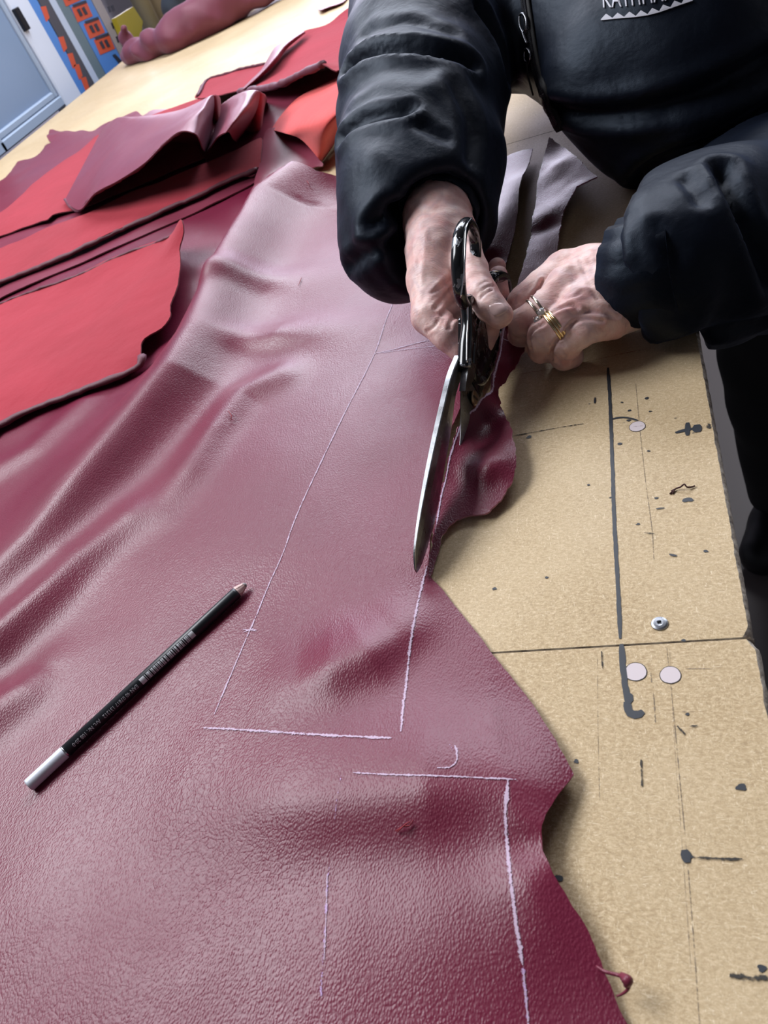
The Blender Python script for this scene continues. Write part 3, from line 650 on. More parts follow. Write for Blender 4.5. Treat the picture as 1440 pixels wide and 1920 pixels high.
# wine hide beyond, grain side up, lying on the table
D = hidething('leather_piece', 60, 340, 'wine-brown hide with a wavy edge lying under the red suede layers at far left')
zD = [(-90,395,.006),(0,340,.006),(13,330,.006),(33,303,.006),(67,293,.006),(84,274,.010),(97,268,.014),(88,258,.022),(93,243,.020),(113,247,.012),(140,247,.008),(152,244,.006),(173,245,.007),(190,235,.006),(215,225,.006),(243,213,.010),(256,208,.012),(268,217,.008),(283,207,.008),(302,205,.006),(350,205,.006),(440,190,.006),(560,110,.006),(655,80,.006),(655,180,.006),(560,260,.006),(500,330,.006),(360,400,.006),(200,470,.006),(0,560,.006),(-90,600,.006)]
_, fD = zsheet('hide_body', zD, [(200,330,.006),(60,380,.006),(300,260,.006),(350,300,.006),(120,440,.006),(500,200,.006)], 0.011, MA, D, seed=6, sm=3, over=(hide_h,))
C_ = hidething('leather_piece', 100, 360, 'long red suede layer running under the shiny draped fold at far left')
zC = [(-90,480,.012),(0,441,.012),(67,417,.013),(89,411,.015),(98,402,.015),(133,394,.012),(200,372,.012),(300,330,.012),(400,290,.012),(440,262,.012),(430,215,.012),(400,182,.014),(383,181,.014),(333,197,.012),(273,218,.012),(195,250,.012),(178,257,.012),(150,280,.012),(107,310,.012),(67,341,.012),(27,377,.012),(0,399,.012),(-90,448,.012)]
_, fC = zsheet('suede_layer', zC, [(150,330,.013),(250,290,.013),(50,400,.013),(350,240,.013)], 0.010, SU, C_, seed=9, over=(fD,))
B_ = hidething('leather_piece', 250, 380, 'long narrow red suede band with a rolled lower edge, between two darker layers')
zB = [(-90,515,.020),(0,466,.020),(45,448,.020),(89,426,.020),(133,410,.020),(178,394,.021),(249,357,.022),(311,337,.022),(400,297,.023),(445,278,.025),(484,259,.030),(491,262,.032),(489,290,.026),(483,315,.018),(430,336,.016),(378,361,.015),(320,386,.015),(267,410,.015),(200,441,.015),(133,472,.015),(67,500,.015),(0,528,.015),(-90,568,.015)]
zsheet('suede_band', zB, [(250,385,.019),(400,325,.020),(100,455,.018)], 0.009, SU, B_, seed=12, over=(fC, hide_h))
rolled('rolled_edge', [(-90,571,.013),(0,530,.013),(67,503,.013),(133,475,.013),(200,443,.013),(267,413,.013),(320,389,.013),(378,364,.013),(430,338,.014),(483,317,.016)], .0048, M['edge_dark'], B_)

# mauve layer and small corner beyond the long ridge
Fm = hidething('leather_piece', 480, 230, 'smooth pale mauve leather layer spread between the folded layers and the black sleeve')
zF = [(372,275,.016),(400,240,.018),(450,190,.018),(500,165,.018),(560,142,.026),(610,132,.030),(655,120,.026),(660,200,.016),(600,240,.014),(520,262,.014),(495,300,.014),(470,330,.012),(400,310,.012)]
_, fF = zsheet('hide_body', zF, [(520,200,.018),(450,250,.016),(600,180,.018)], 0.010, MA, Fm, seed=15, over=(fD,))
Gm = hidething('leather_piece', 540, 280, 'pale lilac-looking leather corner with straight cut edge behind the long ridge')
zG = [(501,243,.024),(520,240,.026),(545,250,.024),(578,262,.024),(590,284,.020),(603,303,.014),(606,312,.010),(570,322,.006),(520,345,.005),(480,385,.005),(456,410,.006),(463,390,.010),(476,350,.014),(484,316,.020),(492,270,.026)]
zsheet('hide_body', zG, [(540,290,.018),(505,335,.013)], 0.007, MA, Gm, seed=18, wob=.0008, over=(fF,))
Sm = hidething('leather_piece', 590, 220, 'salmon-pink suede side of a hide curled over beside the black sleeve')
L1 = [at(645,140,.030), at(600,161,.028), at(560,182,.026), at(530,212,.022), at(508,243,.020)]
L2 = [at(650,158,.075), at(615,185,.072), at(585,205,.068), at(560,228,.060), at(535,250,.045)]
L3 = [at(656,175,.085), at(640,205,.080), at(616,228,.075), at(596,248,.062), at(565,262,.040)]
L4 = [at(662,200,.050), at(645,225,.045), at(628,248,.040), at(612,275,.032), at(596,296,.020)]
L5 = [at(664,215,.008), at(648,240,.008), at(632,262,.008), at(617,285,.006), at(602,306,.004)]
loft('curled_flap', [L1, L2, L3, L4, L5], [M['salmon'], M['mauve'], M['rim']], Sm, 60, 12)

# shiny drape with two open folds
Dr = hidething('leather_piece', 280, 280, 'shiny mauve draped hide with two open tube-like folds over red suede')
far = [(190,245,.022),(203,232,.035),(222,220,.050),(255,219,.062),(300,214,.070),(345,205,.078),(382,190,.086),(402,181,.090),(411,184,.060),(409,200,.030),(420,192,.045),(440,180,.070),(466,172,.085),(486,172,.080),(497,180,.05),(500,192,.022)]
near = [(122,374,.020),(135,388,.022),(152,392,.028),(178,362,.052),(222,338,.062),(270,306,.076),(308,268,.094),(338,246,.108),(368,252,.100),(381,279,.060),(386,284,.022),(394,276,.040),(408,256,.078),(428,248,.084),(438,262,.050),(444,266,.018)]
def mid(t, lift): return [tuple(np.array(a)*(1-t)+np.array(b)*t+np.array([0, 0, lift])) for a, b in zip(far, near)]
rows = [far, mid(.33, .010), mid(.66, .008), near]
back = [at(u, v, z)*np.array([1, 1, 0])+np.array([-.015-.5*z, .02+.6*z, TOP+.012]) for u, v, z in far]  # unseen far skirt added to keep light out from under the folds
loft('draped_fold', [back]+[[at(*p) for p in r_] for r_ in rows], MA, Dr, 190, 12, 0.0016)
rolled('rolled_edge', [(122,374,.018),(135,390,.018),(150,394,.020),(178,364,.048),(222,340,.058),(270,308,.072),(308,270,.090),(338,248,.104)], .003, M['edge_dark'], Dr)
und = [(118,376,.012),(150,400,.012),(250,352,.013),(330,318,.013),(380,290,.014),(444,270,.014),(470,230,.014),(440,190,.014),(300,225,.013),(200,250,.013)]

# far red suede and curled strip
E_ = hidething('leather_piece', 560, 110, 'far red suede piece with a raised dark lower lip, touching the black sleeve')
zE = [(366,184,.014),(374,170,.014),(387,150,.014),(422,140,.014),(460,127,.016),(496,120,.018),(522,98,.018),(545,72,.018),(567,60,.020),(600,51,.020),(622,40,.020),(637,27,.024),(670,20,.020),(672,100,.045),(650,108,.050),(642,122,.060),(632,134,.064),(618,128,.068),(605,120,.075),(585,127,.070),(552,143,.060),(520,158,.050),(490,165,.040),(470,167,.034),(452,169,.030),(430,172,.026),(410,178,.022)]
zsheet('suede_body', zE, [(560,90,.024),(600,85,.028),(520,130,.026),(450,150,.020)], 0.013, SU, E_, seed=21, sm=3)
rolled('rolled_edge', [(450,171,.028),(470,169,.032),(520,160,.048),(552,145,.058),(585,129,.068),(605,121,.074)], .0075, M['edge_dark'], E_)
rolled('rolled_edge', [(370,180,.016),(388,150,.016),(422,139,.016),(460,127,.018),(496,120,.020)], .004, M['edge_dark'], E_)
K1 = hidething('leather_strip', 510, 110, 'narrow mauve leather strip curled along the edge of the far red suede')
loft('curled_strip', [[at(u, v, z) for u, v, z in r_] for r_ in (
     [(452,168,.030),(470,150,.032),(490,130,.034),(503,108,.034),(516,88,.034),(540,74,.034),(566,58,.030)],
     [(458,166,.038),(478,148,.042),(498,128,.046),(515,108,.048),(530,88,.046),(550,72,.042),(570,59,.034)],
     [(464,168,.030),(484,151,.034),(506,131,.036),(524,111,.036),(538,92,.034),(556,76,.032),(573,62,.028)])], MA, K1, 50, 8)
zK = [(592,-30,.006),(595,-2,.008),(597,18,.010),(615,12,.010),(635,6,.008),(648,-2,.006),(660,-30,.006)]
Kp = hidething('leather_piece', 618, 2, 'small mauve leather offcut lying alone at the top edge of the table')
zsheet('hide_body', zK, [(620,-5,.012)], 0.010, MA, Kp, seed=23)

# long rolled-up hide at the table's far left edge (one continuous lumpy surface)
def rnd(pts, h, name, m_, parent, k=0.02, wob=0.004, fr=22, squash=None):
    P = [(at(u, v, z), r) for u, v, z, r in pts]; A_ = np.array([p[0] for p in P]); R0 = max(p[1] for p in P)+0.03
    f = lambda p: chain(p, P, k)+wob*(noise2(p[:, 0]+p[:, 2]*1.3, p[:, 1], 4, fr)+0.5*noise2(p[:, 0], p[:, 1]-p[:, 2], 8, fr*2.3))
    Q, Fq = nets(f, A_.min(0)-R0, A_.max(0)+R0, h); Q[:, 2] = np.maximum(Q[:, 2], TOP+0.0012); return mesh(name, relax(Q, Fq, 1), Fq, m_, parent)
Ro = hidething('leather_roll', 360, 80, 'loosely rolled mauve hide lying along the far left edge of the table')
def sit(L): return [(u, v, r, r) for u, v, r in L]
def rnd2(L, h, name, m_, parent, k=.02, wob=.004, fr=22):     # (u, v of the contact with the table, radius, extra height)
    P = [(at(u, v, 0)+np.array([0, 0, r+e]), r) for u, v, r, e in L]; A_ = np.array([p[0] for p in P]); R0 = max(p[1] for p in P)+.03
    f = lambda p: chain(p, P, k)+wob*(noise2(p[:, 0]+p[:, 2]*1.3, p[:, 1], 4, fr)+.5*noise2(p[:, 0], p[:, 1]-p[:, 2], 8, fr*2.3))
    Q, Fq = nets(f, A_.min(0)-R0, A_.max(0)+R0, h); Q[:, 2] = np.maximum(Q[:, 2], TOP+.0012); return mesh(name, relax(Q, Fq, 1), Fq, m_, parent)
rnd2([(245,118,.018,0),(262,114,.026,0),(295,106,.030,0),(335,92,.036,0),(375,74,.048,0),(415,55,.056,0),(450,38,.058,0),(500,12,.05,0),(560,-20,.045,0)], .009, 'rolled_hide', M['matte_mauve'], Ro, .03, .013, 17)
rnd2([(262,112,.022,.0),(256,112,.018,.045),(262,112,.012,.078)], .007, 'turned_end', M['matte_mauve'], Ro, .02, .003)
Nv = tag(rnd2([(345,46,.05,.0),(370,34,.075,.0),(400,22,.09,.02),(440,5,.09,.03)], .013, 'fabric_bundle', mat('navy_cloth', (0.035, 0.045, 0.06), 0.75), None, .03, .008, 14), 'dark slate fabric bundle lying behind the rolled mauve hide', 'fabric')

# small threads and offcuts on the board
th = empty('thread', tuple(V(at(1280, 912))), 'thin curled brown thread lying on bare chipboard right of the marker line', 'thread')
def thread(px, r, m_, parent):
    P = catmull([at(u, v, z) for u, v, z in px], 6); vs, fs = tube_vf(P, r, 6); return mesh('strand', vs, fs, m_, parent)
tm = mat('brown_thread', (0.05, 0.012, 0.01), 0.8)
thread([(1256,926,.0005),(1266,917,.001),(1276,913,.002),(1283,908,.003),(1288,913,.002),(1297,913,.001),(1303,911,.001)], .0005, tm, th)
thread([(1258,921,.0005),(1264,918,.001),(1261,926,.0006)], .0004, tm, th)

# ================================================================== STORED BOARDS BEYOND THE TABLE
def slab(name, px, x, depth, m_, parent=None):
    P = [atx(u, v, x) for u, v in px]; n = len(P); vs = P+[p+np.array([-depth, 0, 0]) for p in P]
    fs = [tuple(range(n)), tuple(range(2*n-1, n-1, -1))]+[(i, i+n, (i+1) % n+n, (i+1) % n) for i in range(n)]
    return mesh(name, vs, fs, m_, parent, False)
def vert(u, v, x, z): # same y as the pixel on plane x, moved to height z above the floor
    p = atx(u, v, x); return np.array([p[0], p[1], z])
def slabz(name, u0, v0, u1, v1, x, depth, m_, parent=None, z0=0.0, z1=None, lean=0.0):
    """upright slab between two sight lines, standing on z0"""
    a, b = atx(u0, v0, x), atx(u1, v1, x); ya, yb = a[1], b[1]; z1 = z1 or 2.0
    vs = [(x, ya, z0), (x, yb, z0), (x, yb+lean, z1), (x, ya+lean, z1)]; vs += [(p[0]-depth, p[1], p[2]) for p in vs]
    return mesh(name, vs, [(0, 1, 2, 3), (7, 6, 5, 4), (0, 4, 5, 1), (1, 5, 6, 2), (2, 6, 7, 3), (3, 7, 4, 0)], m_, parent, False)
X0 = -1.66
white = mat('white_frame_paint', (0.62, 0.68, 0.80), 0.5); grey = mat('blue_grey_panel', (0.21, 0.29, 0.43), 0.4); gsh = mat('panel_moulding', (0.34, 0.42, 0.54), 0.45)
pn = empty('cabinet_door', tuple(V(atx(110, 190, X0))), 'blue-grey cabinet door with white frame standing beyond the table edge', 'cabinet')
yr = atx(152, 178, X0)[1]; yf = atx(126, 196, X0)[1]; zb = atx(118, 200, X0)[2]; yl = atx(-2, 250, X0)[1]
b0 = atx(100, 201, X0); zb = float(atx(60, 243, X0)[2]); y_in_l = float(atx(2, 235, X0)[1]); y_in_r = float(atx(118, 188, X0)[1])
zin = float(atx(60, 220, X0)[2])
def bx(name, y0, y1, z0, z1, x0, x1, m_, par): return add_box(name, (min(x0, x1), min(y0, y1), min(z0, z1)), (max(x0, x1), max(y0, y1), max(z0, z1)), m_, par, 0.004)
bx('panel', y_in_l-.05, y_in_r+.05, zb+.03, 2.2, X0-.03, X0-.012, grey, pn)
bx('frame_rail', y_in_l-.05, yr, zb-.005, zin, X0-.03, X0, gsh, pn)
bx('frame_stile', y_in_r, yr, zb-.2, 2.2, X0-.032, X0+.004, white, pn)
bx('moulding', y_in_r-.02, y_in_r-.002, zin, 2.2, X0-.028, X0-.003, gsh, pn)
bx('moulding', y_in_l-.05, y_in_r-.02, zin, zin+.02, X0-.028, X0-.004, gsh, pn)
bx('frame_stile', y_in_l-.09, y_in_l-.03, zb-.005, 2.2, X0-.03, X0, gsh, pn)
hk = atx(36, 38, X0); add_box('door_latch', (X0, hk[1]-.012, hk[2]-.03), (X0+.015, hk[1]+.012, hk[2]+.03), M['dark_steel'], pn)
bx('dark_gap_board', y_in_l-.13, y_in_l-.092, 0, 2.2, X0-.2, X0-.01, mat('black_gap_board', (.006, .007, .01), .7), pn)  # black board standing in for the dark gap beside the door
blue = mat('bright_blue_card', (0.08, 0.24, 0.62), 0.45); orange = mat('orange_print', (0.62, 0.085, 0.03), 0.5); darkp = mat('dark_print', (0.02, 0.022, 0.04), 0.6)
stand = [('blue_board', (152,178,163,168), blue, 'blue-and-orange printed board edge just right of the white cabinet frame', 'board', -1.69, .02),
         ('grey_board', (164,167,177.6,158.3), mat('dark_grey_card', (0.06, 0.06, 0.075), .6), 'dark grey board edge between two pale and blue boards', 'board', -1.69, .03),
         ('white_board', (178.2,158,187,152), mat('pale_blue_card', (0.50, 0.58, 0.72), .5), 'thin pale white board edge beside the dark grey one', 'board', -1.69, .03),
         ('grey_green_board', (187.4,152,199,141), mat('grey_green_card', (0.13, 0.19, 0.22), .5), 'grey-green board between the white edge and the blue box', 'board', -1.69, .03),
         ('pattern_box', (199.6,140.5,231,117), blue, 'tall bright blue box printed with orange blocks of lettering', 'box', -1.69, .25),
         ('lettered_board', (232,116,243,106), mat('grey_white_card', (0.36, 0.32, 0.32), .6), 'greyish white board printed with dark letters beside the blue box', 'board', -1.69, .03)]
for nm, (u0, v0, u1, v1), m_, lab, cat, x, dpt in stand:
    o = slabz(nm, u0, v0, u1, v1, x, dpt, m_, None, 0.0, 2.1, 0.0); tag(o, lab, cat)
    if nm == 'blue_board':
        for (u, v) in ((85,27),(118,84),(135,115),(147,136),(160,160)):
            slab('orange_block', [(u-9,v-14),(u+1,v-16),(u+8,v+6),(u+2,v+14)], x+.001, .0008, orange, o)
    if nm == 'pattern_box':
        for k, (u, v) in enumerate(((155,22),(178,53),(197,83),(133,-8))):
            slab('print_block', [(u-21,v-8),(u+7,v-19),(u+19,v+8),(u-9,v+20)], x+.001, .0008, orange, o)
            for j in range(2): slab('print_letter', [(u-11+j*9,v-4-j*3),(u-6+j*9,v-7-j*3),(u+1+j*9,v+7-j*3),(u-4+j*9,v+9-j*3)], x+.0022, .0008, darkp, o)
            slab('print_letter', [(u-19,v-13),(u+6,v-22),(u+8,v-17),(u-17,v-8)], x+.0022, .0008, darkp, o)
        slab('print_letter', [(211,103),(216,101),(231,117),(226,122)], x+.0022, .0008, darkp, o)
    if nm == 'lettered_board':
        for k, (u, v) in enumerate(((208,18),(215,48),(224,74),(238,98))):
            for j in range(2): slab('print_letter', [(u-7+j*7,v-5-j*2),(u-3+j*7,v-7-j*2),(u+1+j*7,v+4-j*2),(u-3+j*7,v+6-j*2)], x+.0012, .0008, darkp, o)
yb_ = tag(slab('yellow_box', [(217,33),(250,12),(268,40),(262,95),(246,100)], -1.665, .02, mat('yellow_card', (0.38, 0.30, 0.012), .5)), 'yellow card box standing behind the end of the rolled hide', 'box')
tubes = [((262,-20),(292,62),.035,(0.30,.23,.11),'olive-brown cardboard tube right behind the yellow box'),((290,-25),(318,62),.05,(.36,.27,.15),'thick tan cardboard tube, middle of the three tubes'),((322,-30),(340,40),.045,(.30,.12,.04),'orange-brown cardboard tube nearest the dark fabric bundle')]
for (a, b, r, c_, lab) in tubes:
    p = atx(*b, -1.74); q_ = p.copy(); q_[2] = 0.0; t_ = p.copy(); t_[2] = 2.1; t_[1] += 0.0
    vs, fs = tube_vf([q_, t_], r, 24, up=(1, 0, 0)); o = mesh('cardboard_tube', vs, fs, mat('cardboard', c_, .7), None); tag(o, lab, 'tube', 'cardboard tubes stored beyond the table')
    o.data.polygons.foreach_set('use_smooth', [len(p_.vertices) == 4 for p_ in o.data.polygons])

# ================================================================== CHALK PENCIL
class Frame:                     # a placed frame: origin + three axes
    def __init__(s, o, x, y, z): s.o, s.x, s.y, s.z = map(lambda a: np.asarray(a, float), (o, x, y, z))
    def __call__(s, a, b, c): return s.o+s.x*a+s.y*b+s.z*c
e0, e1 = on_hide(54, 1474), on_hide(461, 1096)
pr = 0.0039
e0 = at(54, 1474, e0[2]-TOP+pr); e1 = at(461, 1096, e1[2]-TOP+pr)
tt = np.linspace(0, 1, 40); LN = e0[None]*(1-tt[:, None])+e1[None]*tt[:, None]
lift = float((hide_h(LN[:, 0], LN[:, 1])+TOP+pr-LN[:, 2]).max()); e0[2] += max(lift, 0)*.8; e1[2] += max(lift, 0)*.8
px_ = e1-e0; PL = np.linalg.norm(px_); px_ /= PL; py_ = np.cross((0, 0, 1), px_); py_ /= np.linalg.norm(py_); pz_ = np.cross(px_, py_)
PF = Frame(e0, px_, py_, pz_)
pc = empty('chalk_pencil', tuple(V(e0-np.array([0, 0, pr]))), 'black chalk pencil with white end cap, barcode and blunt tip lying on the leather', 'pencil')
def lathe(name, prof, m_, parent, n=28, fr=PF, smooth=True, squash=1.0, off=(0, 0)):
    vs = []; fs = []
    for x, r in prof:
        for k in range(n): a = 2*math.pi*k/n; vs.append(fr(x, off[0]+r*math.cos(a)*squash, off[1]+r*math.sin(a)))
    for i in range(len(prof)-1):
        for k in range(n): fs.append((i*n+k, i*n+(k+1) % n, (i+1)*n+(k+1) % n, (i+1)*n+k))
    fs.append(tuple(range(n-1, -1, -1))); fs.append(tuple((len(prof)-1)*n+k for k in range(n)))
    o = mesh(name, vs, fs, m_, parent, smooth)
    for p in o.data.polygons: p.use_smooth = smooth and len(p.vertices) == 4
    return o
xc = PL*0.152; xt = PL*0.955
lathe('barrel', [(xc, pr), (xt-.002, pr), (xt, pr*.97)], mat('satin_black_lacquer', (0.012, 0.014, 0.018), 0.38), pc)
lathe('end_cap', [(0, pr*.86), (.0004, pr*.97), (.0012, pr*1.02), (xc-.0015, pr*1.02), (xc, pr*1.0)], mat('white_lacquer_cap', (0.62, 0.65, 0.72), 0.35), pc)
lathe('cap_band', [(xc-.0001, pr*1.025), (xc+.0005, pr*1.03), (xc+.0007, pr*1.0)], M['steel'], pc)
wd = mat('sharpened_pale_wood', (0.60, 0.42, 0.38), 0.7); tp = empty
vs = []; fs = []; n = 24
for i, (x, r) in enumerate([(xt, pr*.96), (xt+.0022, pr*.80), (xt+.0050, pr*.56), (xt+.0062, pr*.50)]):
    for k in range(n):
        a = 2*math.pi*k/n; rr = r*(1+(0.10 if (k//4) % 2 else -0.02)*(i > 0)); vs.append(PF(x-(0.0014 if i == 0 and (k//4) % 2 else 0), rr*math.cos(a), rr*math.sin(a)))
for i in range(3):
    for k in range(n): fs.append((i*n+k, i*n+(k+1) % n, (i+1)*n+(k+1) % n, (i+1)*n+k))
fs.append(tuple(3*n+k for k in range(n))); mesh('sharpened_wood', vs, fs, wd, pc, False)
lathe('chalk_tip', [(xt+.0060, pr*.50), (xt+.0072, pr*.44), (xt+.0080, pr*.22)], mat('grey_chalk_core', (0.30, 0.27, 0.27), 0.9), pc, 16)
silver = mat('silver_print', (0.62, 0.63, 0.66), 0.45)
# text and barcode wrapped on the barrel, facing up and a little to the lens
def on_barrel(x, s): a = math.pi/2+TH0+s/pr; return PF(x, math.cos(a)*(pr+.00010), math.sin(a)*(pr+.00010))
mid_ = PF(PL*.4, 0, 0); tc = CAM-mid_; TH0 = -math.atan2(tc@py_, tc@pz_)+0.10
def barrel_patch(x0, x1, s0, s1, B):
    n = 6; vs = []
    for i in range(n+1):
        s = s0+(s1-s0)*i/n; vs += [on_barrel(x0, s), on_barrel(x1, s)]
    B.add(vs, [(2*i, 2*i+1, 2*i+3, 2*i+2) for i in range(n)])
bc = MB(); X0b, X1b = PL*.485, PL*.735; hb = .0022
barrel_patch(X0b, X0b+.0035, -hb, hb, bc); barrel_patch(X1b-.0035, X1b, -hb, hb, bc)
x = X0b+.0035; rb = random.Random(4)
while x < X1b-.0045:
    wv = rb.choice([.0004, .0004, .0008, .0011]); gp = rb.choice([.0003, .0003, .0006, .0009]); x += gp
    barrel_patch(x, min(x+wv, X1b-.0036), -hb, hb, bc); x += wv
bc.build('barcode', silver, pc, False)
def text_mesh(txt, size=1.0, spacing=1.0):
    c = bpy.data.curves.new('text', 'FONT'); c.body = txt; c.size = size; c.space_character = spacing; c.resolution_u = 2
    o = bpy.data.objects.new('text', c); COL.objects.link(o); dg = bpy.context.evaluated_depsgraph_get(); dg.update()
    me = o.evaluated_get(dg).to_mesh(); vs = np.array([tuple(v.co) for v in me.vertices]); fs = [tuple(p.vertices) for p in me.polygons]
    o.evaluated_get(dg).to_mesh_clear(); bpy.data.objects.remove(o); bpy.data.curves.remove(c); return vs, fs
import bmesh
def fine_text(txt):
    v_, f_ = text_mesh(txt); b = bmesh.new(); vv = [b.verts.new(p) for p in v_]
    for f in f_:
        try: b.faces.new([vv[i] for i in f])
        except ValueError: pass
    for _ in range(3):
        L = [e for e in b.edges if e.calc_length() > .14]
        if not L: break
        bmesh.ops.subdivide_edges(b, edges=L, cuts=1); bmesh.ops.triangulate(b, faces=[f for f in b.faces if len(f.verts) > 3])
    b.verts.index_update(); r = (np.array([tuple(v.co) for v in b.verts]), [tuple(v.index for v in f.verts) for f in b.faces]); b.free(); return r
tv, tf = fine_text('EAN 40 07817 131312   Art. Nr. 108 20-0'); w_t = tv[:, 0].max(); Lt = PL*.285; sc_ = Lt/w_t
x_start = PL*.470
mesh('printed_text', [on_barrel(x_start-v[0]*sc_, (v[1]*sc_*1.25-.0011)) for v in tv], tf, silver, pc, False)

# ================================================================== SHEARS
Pv = at(880, 745, .028); Tp = at(781, 1072, .010)
ss = Tp-Pv; SL = np.linalg.norm(ss); sh = ss*np.array([1, 1, 0]); sh /= np.linalg.norm(sh)
sn = np.array([sh[1], -sh[0], 0.0]); sn = -sn if sn@(CAM-Pv) < 0 else sn
ss /= SL; st = np.cross(sn, ss); st = st if st[2] > 0 else -st
SF = Frame(Pv, ss, st, sn)       # along the blade, upward, towards the lens side
shears = empty('shears', tuple(V(Pv)), 'large steel tailor shears with chipped black handles cutting the leather edge', 'scissors')
def blade(name, top, bot, n0, n1, m_, spine_top=True):
    """blade with a flat back and a hollow ground face; top and bot are (s, t) edges with equal counts"""
    T_ = catmull([np.array(p) for p in top], 8); B_2 = catmull([np.array(p) for p in bot], 8); vs = []; fs = []; N = len(T_)
    for i in range(N):
        (s1, t1), (s2, t2) = T_[i], B_2[i]; f = 1-0.75*max(0, (s1/SL))**2
        n0_ = n0*(1-.85*max(0, min(1, s1/SL))); nn = [n0_, n0_+(n1-n0)*f]
        if spine_top: ring = [(s1, t1, nn[0]), (s1, t1, nn[1]-.0006*f), (s1, t1-.0006, nn[1]), (s1*.7+s2*.3, t1*.7+t2*.3, nn[1]), (s2, t2, nn[0]+.0004), (s2, t2, nn[0])]
        else: ring = [(s1, t1, nn[0]), (s1, t1, nn[0]+.0004), (s1*.3+s2*.7, t1*.3+t2*.7, nn[1]), (s2, t2+.0006, nn[1]), (s2, t2, nn[1]-.0006*f), (s2, t2, nn[0])]
        vs += [SF(a, b, c) for a, b, c in ring]
    for i in range(N-1):
        for k in range(6): fs.append((i*6+k, i*6+(k+1) % 6, (i+1)*6+(k+1) % 6, (i+1)*6+k))
    fs.append(tuple(range(6))); fs.append(tuple((N-1)*6+k for k in range(5, -1, -1)))
    return mesh(name, vs, fs, m_, shears, False)
steel_b = mat('brushed_blade_steel', (0.36, 0.37, 0.38), 0.30, 1.0)
c_ = coords(steel_b, (1, 1, 1)); lk(steel_b, ramp(steel_b, noise(steel_b, c_, 160, 4, .7), [(.3, g(.24)), (.7, g(.40))]), bs(steel_b).inputs['Roughness'])
lk(steel_b, ramp(steel_b, noise(steel_b, c_, 60, 4, .7), [(.35, (.19, .195, .20, 1)), (.65, (.34, .35, .37, 1))]), bs(steel_b).inputs['Base Color'])
# blade lying to the left, edge towards the table; its spine catches the light
blade('upper_blade', [(-.0130, .0270), (.010, .0290), (.033, .0275), (.062, .0245), (.089, .0205), (.113, .0155), (.132, .0095), (.1405, .0030), (SL, .0004)],
      [(-.0130, .0100), (.010, .0100), (.033, .0040), (.062, -.0010), (.089, -.0055), (.113, -.0065), (.132, -.0050), (.1405, -.0020), (SL, -.0002)], -.0052, -.0012, steel_b)
blade('lower_blade', [(-.0125, .0180), (.000, .0160), (.012, .0095), (.030, -.0035), (.060, -.0145), (.090, -.0125), (.115, -.0105), (.136, -.0085)],
      [(-.0150, -.0120), (.000, -.0165), (.012, -.0160), (.030, -.0185), (.060, -.0172), (.090, -.0142), (.115, -.0116), (.136, -.0094)], -.0008, .0030, steel_b, False)
# ricasso block and pivot screw
mesh('ricasso', *(lambda P: ([SF(a, b, c) for c in (.0002, .0046) for a, b in P], [tuple(range(len(P)-1, -1, -1)), tuple(range(len(P), 2*len(P)))]+[(i, (i+1) % len(P), (i+1) % len(P)+len(P), i+len(P)) for i in range(len(P))]))([(-.0180, .0130), (-.012, .0225), (.004, .0185), (.010, .0160), (.006, .0125), (-.010, .0090)]), steel_b, shears, False)
SC = Frame(SF(.000, -.001, 0), sn, ss, st)
lathe('pivot_screw', [(.0029, .0052), (.0038, .0050), (.0042, .0042)], M['brass'], shears, 24, SC)
sl = MB(); vs, fs = box_vf((-.0006, -.0040, .0041), (.0006, .0040, .0046)); sl.add([SF(*(a*.9+b*.4, b*.9-a*.4-.001, c)) for a, b, c in vs], fs); sl.build('screw_slot', M['dark_steel'], shears, False)
# thumb handle
def plane_pts(L): return [SF(a, b, c) for a, b, c in L]
vs, fs = tube_vf(catmull(plane_pts([(-.006, .0215, .002), (-.020, .0290, .002), (-.032, .0345, .002), (-.041, .0440, .002), (-.044, .050, .002)]), 8), list(np.interp(range(33), [0, 8, 20, 32], [.0040, .0040, .0030, .0042])), 12, 1.3, up=sn)
mesh('thumb_shank', vs, fs, M['black_paint'], shears)
ringp = [(-.041, .046, .002), (-.0375, .056, .003), (-.043, .068, .004), (-.052, .0775, .005), (-.066, .0835, .005), (-.082, .0800, .004), (-.093, .0680, .002), (-.0945, .0560, .000), (-.085, .0455, -.001), (-.068, .0400, .000), (-.053, .0405, .001)]
rp = catmull(plane_pts(ringp), 10, True); nR = len(rp)
vs, fs = tube_vf(rp, [.0037+.0008*math.exp(-((i-30)/20)**2) for i in range(nR)], 14, 1.1, True, up=sn); mesh('thumb_ring', vs, fs, M['black_paint'], shears)
edge_l = catmull(plane_pts([(-.006, .0262, .0052), (-.020, .0338, .0045), (-.032, .0392, .0040), (-.0385, .0480, .0050)]), 8)
vs, fs = tube_vf(edge_l, .0007, 6); mesh('steel_edge_line', vs, fs, M['steel'], shears)  # thin pale steel line laid along the handle edge
edge_l = catmull(plane_pts([(-.0330, .058, .0048), (-.0415, .0705, .0090), (-.050, .079, .0105), (-.066, .0865, .0100), (-.082, .0830, .009)]), 8)
vs, fs = tube_vf(edge_l, .0006, 6); mesh('steel_edge_line', vs, fs, M['steel'], shears)
